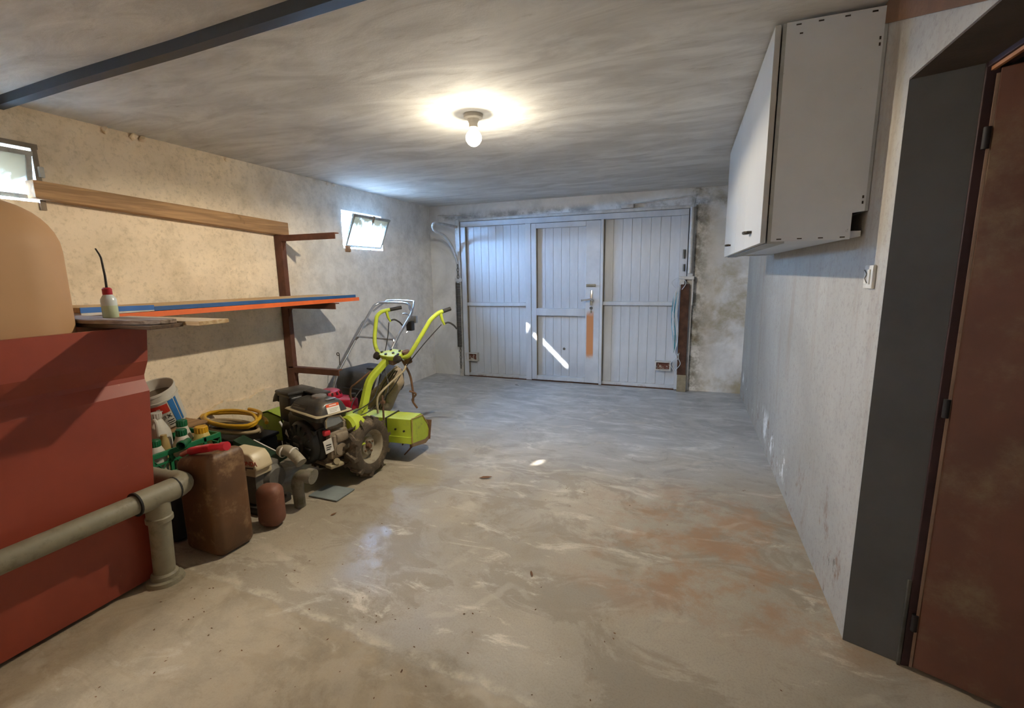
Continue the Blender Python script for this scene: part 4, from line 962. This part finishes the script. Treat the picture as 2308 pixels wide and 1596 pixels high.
# ------------------------------------------------------------------ things stacked between tank and tractor
BLKP = mat('black plastic crate', '1c1c1d', .6, dark=.7)
GRNP = mat('green crate plastic', '1f7a4c', .5, dark=.75, dirt='2f4a38', dscale=12)
def crate(name, label, x0, x1, y0, y1, z0, z1, m, rows=3):
    o = thing(name, label, 'crate', ((x0 + x1) / 2, (y0 + y1) / 2, z0)); tk_ = .008
    obj('crate_base', B().box((x0, y0, z0), (x1, y1, z0 + .012)), m, o, smooth=0)
    def side(p, q, nm='side'):
        p, q = V(p), V(q); d = (q - p).normalized(); L_ = (q - p).length; nrm = V((d.y, -d.x, 0)); b = B()
        def bar(a, c_, r=.006):
            b.tube([p + d * a[0] + V((0, 0, a[1])), p + d * c_[0] + V((0, 0, c_[1]))], r, 4)
        h_ = z1 - z0
        T_ = M(((d.x, nrm.x, 0, p.x), (d.y, nrm.y, 0, p.y), (0, 0, 1, p.z), (0, 0, 0, 1)))
        bb = B(T_)
        bb.box((0, -tk_, h_ - .03), (L_, tk_ * .6, h_), .003); bb.box((0, -tk_, 0), (L_, tk_ * .6, .03), .003)
        for k in range(1, rows): bb.box((0, -tk_ * .8, h_ * k / rows - .005), (L_, tk_ * .4, h_ * k / rows + .005))
        n = max(2, round(L_ / .1))
        for k in range(n + 1):
            u = L_ * k / n; bb.box((max(0, u - .008), -tk_, 0), (min(L_, u + .008), tk_ * .6, h_))
        rib = obj(nm, bb, m, o, smooth=0)
        for k in range(n):
            u0, u1 = L_ * k / n, L_ * (k + 1) / n
            bar((u0, .03), (u1, h_ - .03), .004); bar((u1, .03), (u0, h_ - .03), .004)
        obj('lattice', b, m, rib, smooth=0)['kind'] = 'stuff'
    side((x1, y0, z0), (x1, y1, z0)); side((x0, y1, z0), (x0, y0, z0)); side((x0, y0, z0), (x1, y0, z0)); side((x1, y1, z0), (x0, y1, z0))
    return o
crate('plastic_crate', 'black plastic crate on the floor under the green bottle crate', -3.03, -2.76, 1.6, 1.99, 0, .208, BLKP)
crate('plastic_crate', 'green lattice plastic crate full of bottles behind the red box', -3.03, -2.75, 1.59, 2.0, .21, .415, GRNP)
WHP = mat('dusty white bottle plastic', 'c9c4b6', .5, dark=.9, dirt='8f8574', dirt_amt=(.58, .75)); GRC = mat('dark green cap', '14663f', .4, dark=.8)
YEP = mat('yellow cap plastic', 'd9a41e', .45, dark=.85); YEB = mat('cream yellow bottle', 'cdbb6b', .5, dark=.85, dirt='a08f5a')
AMB = mat('amber tinted plastic', 'b39a62', .35, dark=.8)
def bottle(name, label, x, y, z, r, h, m, capm=None, capr=.024, caph=.032, neck=None, group=None):
    o = thing(name, label, 'bottle', (x, y, z), group); nk = neck or capr * .8
    obj('bottle_body', B().lathe([(0, 0), (r * .92, 0), (r, .008), (r, h * .62), (r * .93, h * .72), (nk * 1.3, h * .9), (nk, h * .94), (nk, h), (0, h)], (x, y, z)), m, o)
    if capm:
        cp = obj('cap', B().lathe([(nk, h - caph * .6), (capr, h - caph * .6), (capr, h + caph * .3), (capr * .9, h + caph * .4), (0, h + caph * .4)], (x, y, z)), capm, o)
        b = B()
        for k in range(16):
            a = k * PI / 8; c_, s_ = math.cos(a), math.sin(a)
            b.box((x + c_ * capr - .0015, y + s_ * capr - .0015, z + h - caph * .5), (x + c_ * capr + .0015, y + s_ * capr + .0015, z + h + caph * .25))
        obj('cap_ribs', b, capm, cp, smooth=0)['kind'] = 'stuff'
    return o
bz = .224
bottle('plastic_bottle', 'white bottle with dark green cap nearest the tank in green crate', -2.815, 1.655, bz, .05, .235, WHP, GRC, .028, .04)
bottle('plastic_bottle', 'white bottle with dark green cap in the middle of green crate front', -2.82, 1.81, bz, .052, .25, WHP, GRC, .028, .04)
bottle('plastic_bottle', 'green capped bottle standing behind the middle white bottle', -2.935, 1.895, bz, .045, .27, WHP, GRC, .028, .04)
bottle('plastic_bottle', 'yellow bottle with ribbed yellow cap at far end of green crate', -2.825, 1.935, bz, .052, .225, YEB, YEP, .036, .045)
bottle('plastic_bottle', 'uncapped pale amber bottle between the two white front bottles', -2.862, 1.735, bz, .03, .25, AMB, None, .02)
bottle('plastic_bottle', 'clear narrow amber bottle behind the white bottle nearest tank', -2.955, 1.65, bz, .04, .24, AMB, None, .022)
jg = bottle('plastic_jug', 'large grimy white jug standing at the back of green crate', -2.955, 1.765, bz, .066, .355, WHP, mat('white jug cap', 'c2beb4', .5), .03, .035)
obj('jug_handle', B().tube(smooth_path([(-2.935, 1.74, bz + .33), (-2.9, 1.73, bz + .32), (-2.9, 1.73, bz + .24), (-2.92, 1.745, bz + .2)], 4), .01, 8), WHP, jg)

wb = thing('wooden_box', 'old wooden box against left wall that carries the white bucket', 'box', (-3.16, 1.98, 0))
for x0, x1, y0, y1 in ((-3.29, -3.27, 1.85, 2.12), (-3.06, -3.04, 1.85, 2.12), (-3.27, -3.06, 1.85, 1.87), (-3.27, -3.06, 2.10, 2.12)):
    for k in range(3): obj('slat', B().box((x0, y0, .01 + k * .135), (x1, y1, .135 + k * .135), .003), BEAM, wb, smooth=0)
obj('lid', B().box((-3.295, 1.84, .41), (-3.035, 2.13, .425), .003), BEAM, wb, smooth=0)
bk_ = thing('paint_bucket', 'white plastic bucket with red label tilted against left wall', 'bucket', (-3.155, 1.98, .425))
BT = M.Translation((-3.155, 1.965, .462)) @ M.Rotation(math.radians(21), 4, 'X') @ M.Rotation(math.radians(5), 4, 'Y') @ M.Scale(.96, 4)
WHB = mat('dusty white bucket plastic', 'cfcabd', .5, dark=.92, dirt='9b9180', dirt_amt=(.6, .78))
obj('bucket_shell', B(BT).lathe([(0, 0), (.098, 0), (.102, .004), (.122, .255), (.127, .257), (.127, .272), (.123, .274), (.119, .27), (.1, .02), (0, .016)], n=36), WHB, bk_)
obj('rim_band', B(BT).lathe([(.119, .205), (.125, .205), (.126, .215), (.12, .216)], n=36), WHB, bk_)
obj('dried_paint', B(BT).lathe([(0, .2), (.114, .2), (.114, .192), (0, .19)], n=30), mat('dried brown grey sludge', '6f6253', .9, bump=.4), bk_)
def patch(a0, a1, z0, z1, m, name, n=10, off=.0012):
    b = B(BT); vs = []
    for i in range(n + 1):
        a = math.radians(a0 + (a1 - a0) * i / n)
        for z in (z0, z1):
            for e_ in (0, off):
                r = .102 + (.122 - .102) * z / .255 + .0006 + e_; vs.append((r * math.cos(a), r * math.sin(a), z))
    f = []
    for i in range(n):
        q = i * 4; f += [(q + 1, q + 5, q + 7, q + 3), (q, q + 2, q + 6, q + 4), (q, q + 4, q + 5, q + 1), (q + 2, q + 3, q + 7, q + 6)]
    f += [(0, 1, 3, 2), (n * 4, n * 4 + 2, n * 4 + 3, n * 4 + 1)]
    return obj(name, b.faces(vs, f), m, bk_, smooth=0)
REDL = mat('red label', 'c93a28', .5, bump=0); BLUL = mat('blue label', '3577b8', .5, bump=0)
patch(-100, -12, .125, .19, REDL, 'red_label'); patch(-8, 10, .02, .2, BLUL, 'blue_label'); patch(14, 22, .02, .2, BLUL, 'blue_label')
for k in range(3): patch(-32, -12, .025 + .016 * k, .03 + .016 * k, INK, 'print_line', 4)
def on_bucket(a, z, rot=0):
    a = math.radians(a); r = .102 + .02 * z / .255 + .002
    return BT @ frame((r * math.cos(a), r * math.sin(a), z), (-math.sin(a), math.cos(a), 0), (math.cos(a) * .08, math.sin(a) * .08, 1)) @ M.Rotation(rot, 4, 'Z')
text('I', .038, INK, bk_, on_bucket(-32, .095)); text('X', .038, INK, bk_, on_bucket(-20, .095))
b = B(on_bucket(-42, .148))
for k in range(6):
    a = k * PI / 3; b.box((math.cos(a) * .004 - .004, math.sin(a) * .004 - .004, 0), (math.cos(a) * .018 + .004, math.sin(a) * .018 + .004, .0015))
obj('white_emblem', b, LABELW, bk_, smooth=0)['kind'] = 'stuff'

# brown jerrycan
JB = mat('grimy brown jerrycan plastic', '6a4a2e', .55, dark=.65, scale=5, bump=.1, dirt='8f7150', dirt_amt=(.5, .66), dscale=6)
def rbox(T_, hx, hy, hz, bev, seg=6):
    b = B(); t = bmesh.new(); bmesh.ops.create_cube(t, size=2)
    for v in t.verts: v.co = V((v.co.x * hx, v.co.y * hy, v.co.z * hz))
    bmesh.ops.bevel(t, geom=t.edges[:], offset=bev, segments=seg, profile=.5, affect='EDGES'); b._merge(t, T_); return b
jc = thing('jerrycan', 'large brown plastic jerrycan standing in front of the green crate', 'jerrycan', (-2.235, 1.56, 0))
JT = M.Translation((-2.235, 1.56, .258)) @ M.Rotation(math.radians(-2), 4, 'Z')
bb = rbox(JT, .132, .1, .258, .04)
for v in bb.bm.verts:
    l_ = JT.inverted() @ v.co
    if l_.z > .1: v.co.z += -.022 + .05 * (l_.x + .128) / .256 * (l_.z - .1) / .165
    v.co += JT.to_3x3() @ V((l_.x * .04 * math.cos(l_.z * 5), l_.y * .04 * math.cos(l_.z * 5), 0))
obj('can_body', bb, JB, jc, smooth=60)
obj('seam', B(JT).tube([(-.131, 0, -.22), (-.135, 0, 0), (-.131, 0, .2)], .003, 6), JB, jc)
obj('grip_handle', B(JT).tube(smooth_path([(-.08, .03, .2), (-.05, .03, .25), (.03, .03, .268), (.08, .03, .25)], 5), .013, 10), JB, jc)
obj('screw_cap', B(JT).lathe([(.024, 0), (.026, .01), (.026, .028), (0, .03)], (-.085, .05, .235), n=18), mat('dark brown cap', '2f2118', .6), jc)
psp = thing('pouring_spout', 'red corrugated plastic pouring spout lying on top of brown jerrycan', 'spout', (-2.22, 1.53, .55))
sp = smooth_path([(-2.42, 1.545, .481), (-2.34, 1.525, .514), (-2.26, 1.51, .538), (-2.18, 1.505, .558), (-2.11, 1.505, .574), (-2.04, 1.51, .586)], 10)
REDSP = mat('red spout plastic', 'c0222b', .35, dark=.85)
def seg_(a, c_): return sp[int(a * (len(sp) - 1)):int(c_ * (len(sp) - 1)) + 1]
obj('nozzle', B().tube(seg_(0, .28), .0135, 12), REDSP, psp)
cp_ = seg_(.26, .72); fine = []
for a, c_ in zip(cp_, cp_[1:]):
    fine += [a.lerp(c_, k / 4) for k in range(4)]
obj('corrugated_hose', B().tube(fine, [.0165 + .003 * (1 if (i // 2) % 2 else -1) for i in range(len(fine))], 12), REDSP, psp)
obj('cuff', B().tube(seg_(.7, .92), .017, 12), REDSP, psp); obj('coupling_ring', B().tube(seg_(.9, 1), [.022] * len(seg_(.9, 1)), 12), REDSP, psp)

dc = thing('plastic_can', 'low dark grey plastic can in shadow between drain pipe and jerrycan', 'can', (-2.575, 1.58, 0))
obj('can_body', rbox(M.Translation((-2.57, 1.56, .13)), .115, .085, .13, .035), mat('dark grey can', '3c4145', .6, dark=.7), dc, smooth=60)
obj('can_cap', B().lathe([(.022, 0), (.022, .016), (0, .018)], (-2.6, 1.57, .258), (0, 0, 1), 16), BLKP, dc)
gt = thing('green_tube', 'short dark green plastic tube end resting on near rim of green crate', 'tube', (-2.70, 1.74, .42))
obj('tube_body', B().lathe([(.015, .05), (.017, .05), (.019, .0), (.026, -.01), (.027, -.03), (.023, -.034), (.02, -.03), (.016, .0)], (-2.70, 1.74, .437), (-.45, .85, .05), 20), GRC, gt)

# small brown can beside the jerrycan
sc_ = thing('small_can', 'small reddish brown can on the floor right of the big jerrycan', 'can', (-2.13, 1.81, 0))
obj('can_body', rbox(M.Translation((-2.14, 1.80, .122)) @ M.Rotation(.25, 4, 'Z'), .068, .06, .122, .05), mat('reddish brown can', '7a4d3a', .6, dark=.7, dirt='8f6b52'), sc_, smooth=60)

# small petrol engine with cream cover
pe = thing('pump_engine', 'small petrol engine with cream cover half hidden by the jerrycan', 'engine', (-2.46, 1.93, 0))
CRM = mat('cream engine cover', 'd3c3a0', .4, dark=.92, dirt='9a8763', dirt_amt=(.62, .8)); PGR = mat('oily grey casting', '77736b', .6, metal=.3, dark=.6, bump=.3)
obj('engine_block', B().box((-2.475, 1.86, .05), (-2.315, 2.05, .28), .02), PGR, pe)
obj('base_frame', B().box((-2.495, 1.84, .0), (-2.275, 2.07, .05), .01), OXID, pe)
cv = B().prism([(-2.505, .265), (-2.27, .28), (-2.26, .295), (-2.28, .35), (-2.31, .385), (-2.475, .39), (-2.505, .36)], 1, 1.83, 1.95, .012)
cvo = obj('air_cleaner_cover', cv, CRM, pe, smooth=40)
obj('cover_base', B().box((-2.495, 1.84, .24), (-2.285, 1.96, .285), .01), CRM, pe)
ct = frame((-2.365, 1.8285, .325), (1, 0, .06), (0, 0, 1))
text('HONDA', .038, mat('red print', 'b8432c', .5, bump=0), cvo, ct @ M.Translation((.045, .0, 0)), bold=.0006)
obj('print_line', B(ct).box((-.05, -.03, 0), (.085, -.023, .0012)).box((-.05, -.039, 0), (.03, -.035, .0012)), INK, cvo, smooth=0)
obj('recoil_case', B().lathe([(.0, .03), (.06, .03), (.08, 0)], (-2.315, 1.99, .18), (1, 0, 0), 22), PGR, pe)
obj('muffler', B().box((-2.475, 1.96, .26), (-2.375, 2.03, .33), .02), MUD, pe)

# grey pipe fittings between pump and tractor
gp = thing('pipe_fitting', 'mud stained grey pipe fitting lying in front of the tractor engine', 'pipe', (-2.11, 2.02, 0))
GPV = mat('mud stained grey fitting', '8b8576', .6, dark=.7, scale=6, dirt='5f5b42', dirt_amt=(.45, .65))
obj('standing_leg', B().tube([(-2.16, 2.02, 0), (-2.165, 2.02, .12)], .034, 14), GPV, gp)
obj('elbow_bend', B().tube(smooth_path([(-2.165, 2.02, .12), (-2.16, 2.02, .165), (-2.13, 2.02, .2), (-2.08, 2.03, .205)], 5), .037, 14), GPV, gp)
obj('socket', B().tube([(-2.09, 2.03, .205), (-2.05, 2.035, .2)], .046, 16), GPV, gp)
gp2 = thing('pipe_fitting', 'pale grey hose stub with clamp ring leaning above the pump engine', 'hose', (-2.26, 2.08, .25))
obj('hose_body', B().tube(smooth_path([(-2.36, 2.1, .3), (-2.29, 2.085, .318), (-2.22, 2.07, .3), (-2.16, 2.06, .262)], 5), .034, 14), mat('pale grey hose', 'a39b88', .7, dark=.8, dirt='6d694e'), gp2)
for x_ in (-2.32, -2.24): obj('clamp_ring', B().lathe([(.034, 0), (.038, .002), (.038, .01), (.034, .012)], (x_, 2.078, .309), (1, .05, -.15), 18), LABELW, gp2)
tag(obj('light_smear', B().box((-2.2, 2.13, .004), (-1.98, 2.3, .012), .002), mat('blue grey smear', '87908f', .5)), 'flat blue grey slab added for a smear of light under tractor nose', 'stand-in')  # thin slab added to stand for a blue-grey smear of light

# hoses and cable on a dark box, green implement behind
bx = thing('storage_box', 'black plastic box by left wall with the hose coils on top', 'box', (-2.9, 2.28, 0))
obj('box_body', B().box((-3.2, 2.15, 0), (-2.71, 2.4, .27), .02), BLKP, bx); obj('box_lid', B().box((-3.21, 2.14, .27), (-2.70, 2.41, .295), .012), BLKP, bx)
def coil(name, label, m, cx_, cy_, z, rx, ry, r, turns, seed, wob=.03, lift=0.0):
    random.seed(seed); pts = []
    n = 30
    ph = [random.uniform(0, 6.28) for _ in range(4)]
    for i in range(int(turns * n) + 1):
        a = 2 * PI * i / n; k = i / n
        w_ = 1 + wob * 1.6 * math.sin(a * 2 + ph[0] + k) + wob * math.sin(k * 2.3 + ph[1])
        zz = z + r * 1.9 * k * .55 + max(0, lift * math.sin(a + ph[2]))
        pts.append((cx_ + rx * w_ * math.cos(a + .3 * math.sin(k)), cy_ + ry * w_ * math.sin(a), zz))
    tag(obj(name, B().tube(pts, r, 8), m, smooth=60), label, 'hose')
coil('hose_coil', 'thin dark rubber hose coil lying lowest under the yellow hose', mat('dark rubber hose', '3a322b', .7), -3.0, 2.27, .307, .22, .11, .012, 2.6, 4, .06, .07)
coil('hose_coil', 'beige hose coil lying just beneath the yellow hose', mat('beige hose', 'a99775', .6, dark=.85), -2.93, 2.22, .35, .25, .1, .013, 1.6, 2, .02)
coil('hose_coil', 'bright yellow hose coiled on top of the hose heap', mat('yellow hose', 'd6a51c', .45, dark=.85), -2.97, 2.25, .388, .31, .115, .0125, 2.2, 9, .08, .03)
im = thing('green_implement', 'pale green tractor implement standing by left wall behind hoses', 'implement', (-2.98, 2.66, 0))
PGN = mat('faded green paint', '9bb23c', .5, dark=.85, dirt='6f7340', dscale=10)
obj('hood_sheet', B().prism([(-3.12, .14), (-3.12, .33), (-3.0, .365), (-2.86, .33), (-2.86, .14), (-2.87, .14), (-2.87, .322), (-3.0, .355), (-3.11, .322), (-3.11, .14)], 1, 2.58, 2.78), PGN, im, smooth=0)
obj('front_plate', B().prism([(-3.12, .14), (-3.12, .33), (-3.0, .365), (-2.86, .33), (-2.86, .14)], 1, 2.58, 2.588), PGN, im, smooth=0)
obj('axle_hub', B().cyl((-3.0, 2.56, .14), (-3.0, 2.8, .14), .05, n=16), MUD, im)
for x_ in (-3.1, -2.88): obj('foot', B().box((x_ - .02, 2.6, 0), (x_ + .02, 2.76, .15), .004), OXID, im)
obj('link_rod', B().tube([(-2.86, 2.56, .3), (-2.74, 2.54, .16), (-2.72, 2.54, 0.0)], .008, 8), LABELW, im)
gb = thing('steel_bar', 'dark green angle bar slanting from hose heap to tractor nose', 'bar', (-2.55, 2.1, .25))
DG = mat('dark green painted steel', '24402f', .45, dark=.7, dirt='5a6658', dscale=10)
T_ = frame((-2.52, 2.085, .3), (.4, -.02, -.1), (0, 1, .2))
obj('bar_flange', B(T_).box((-.2, -.035, -.004), (.2, .035, .004), .002), DG, gb, smooth=0); obj('bar_web', B(T_).box((-.2, -.04, -.05), (.2, -.033, .004), .002), DG, gb, smooth=0)
obj('bright_edge', B(T_).box((-.1, .03, .004), (.12, .037, .009), .001), LABELW, gb, smooth=0)
db = thing('black_bracket', 'black steel bracket plate lying below the hoses by green bar', 'bracket', (-2.62, 2.02, .0))
obj('bracket_plate', B().prism([(-2.74, 0), (-2.74, .27), (-2.66, .29), (-2.56, .22), (-2.53, 0)], 1, 2.125, 2.14, .004), BLKP, db, smooth=0)
obj('bracket_foot', B().box((-2.74, 2.09, 0), (-2.53, 2.148, .012)), BLKP, db, smooth=0)

# litter on the floor
LEAF = mat('dry brown leaf', '6d4a2c', .8)
for i, (x, y, a, lab) in enumerate(((-1.24, 2.74, .3, 'curled dry brown leaf lying in the middle of the floor'), (-1.89, 2.0, 1.2, 'small dry leaf on floor to the right of the jerrycan'), (-.62, 1.86, 2.0, 'small dry leaf on floor near the middle foreground'))):
    s_ = .045 if i == 0 else .02
    b = B(M.Translation((x, y, .002)) @ M.Rotation(a, 4, 'Z') @ M.Scale(s_, 4))
    b.faces([(-1, 0, 0), (-.4, -.3, .12), (.4, -.25, .1), (1, 0, .25), (.4, .28, .2), (-.4, .3, .16), (0, 0, .02), (-1, 0, .04), (-.4, -.3, .16), (.4, -.25, .14), (1, 0, .29), (.4, .28, .24), (-.4, .3, .2), (0, 0, .06)],
            [(0, 1, 6), (1, 2, 6), (2, 3, 6), (3, 4, 6), (4, 5, 6), (5, 0, 6), (8, 7, 13), (9, 8, 13), (10, 9, 13), (11, 10, 13), (12, 11, 13), (7, 12, 13), (0, 7, 8, 1), (1, 8, 9, 2), (2, 9, 10, 3), (3, 10, 11, 4), (4, 11, 12, 5), (5, 12, 7, 0)])
    tag(obj('dry_leaf', b, LEAF, smooth=0), lab, 'leaf')
random.seed(11); b = B()
for i in range(150):
    if i < 110: x, y = random.uniform(-2.1, -.2), random.uniform(.75, 1.6)
    else: x, y = random.uniform(-2.0, .4), random.uniform(1.5, 4)
    s_ = random.uniform(.002, .006); a = random.uniform(0, 3)
    b.T = M.Translation((x, y, .001)) @ M.Rotation(a, 4, 'Z') @ M.Scale(s_, 4)
    b.faces([(-1, 0, 0), (0, -.5, .05), (1.3, .1, 0), (.1, .6, .05), (.1, 0, .5)], [(0, 1, 4), (1, 2, 4), (2, 3, 4), (3, 0, 4), (3, 2, 1, 0)])
o = obj('floor_crumbs', b, LEAF, smooth=0); o['kind'] = 'stuff'; tag(o, 'dark crumbs and dead leaf bits scattered over the foreground floor', 'debris')
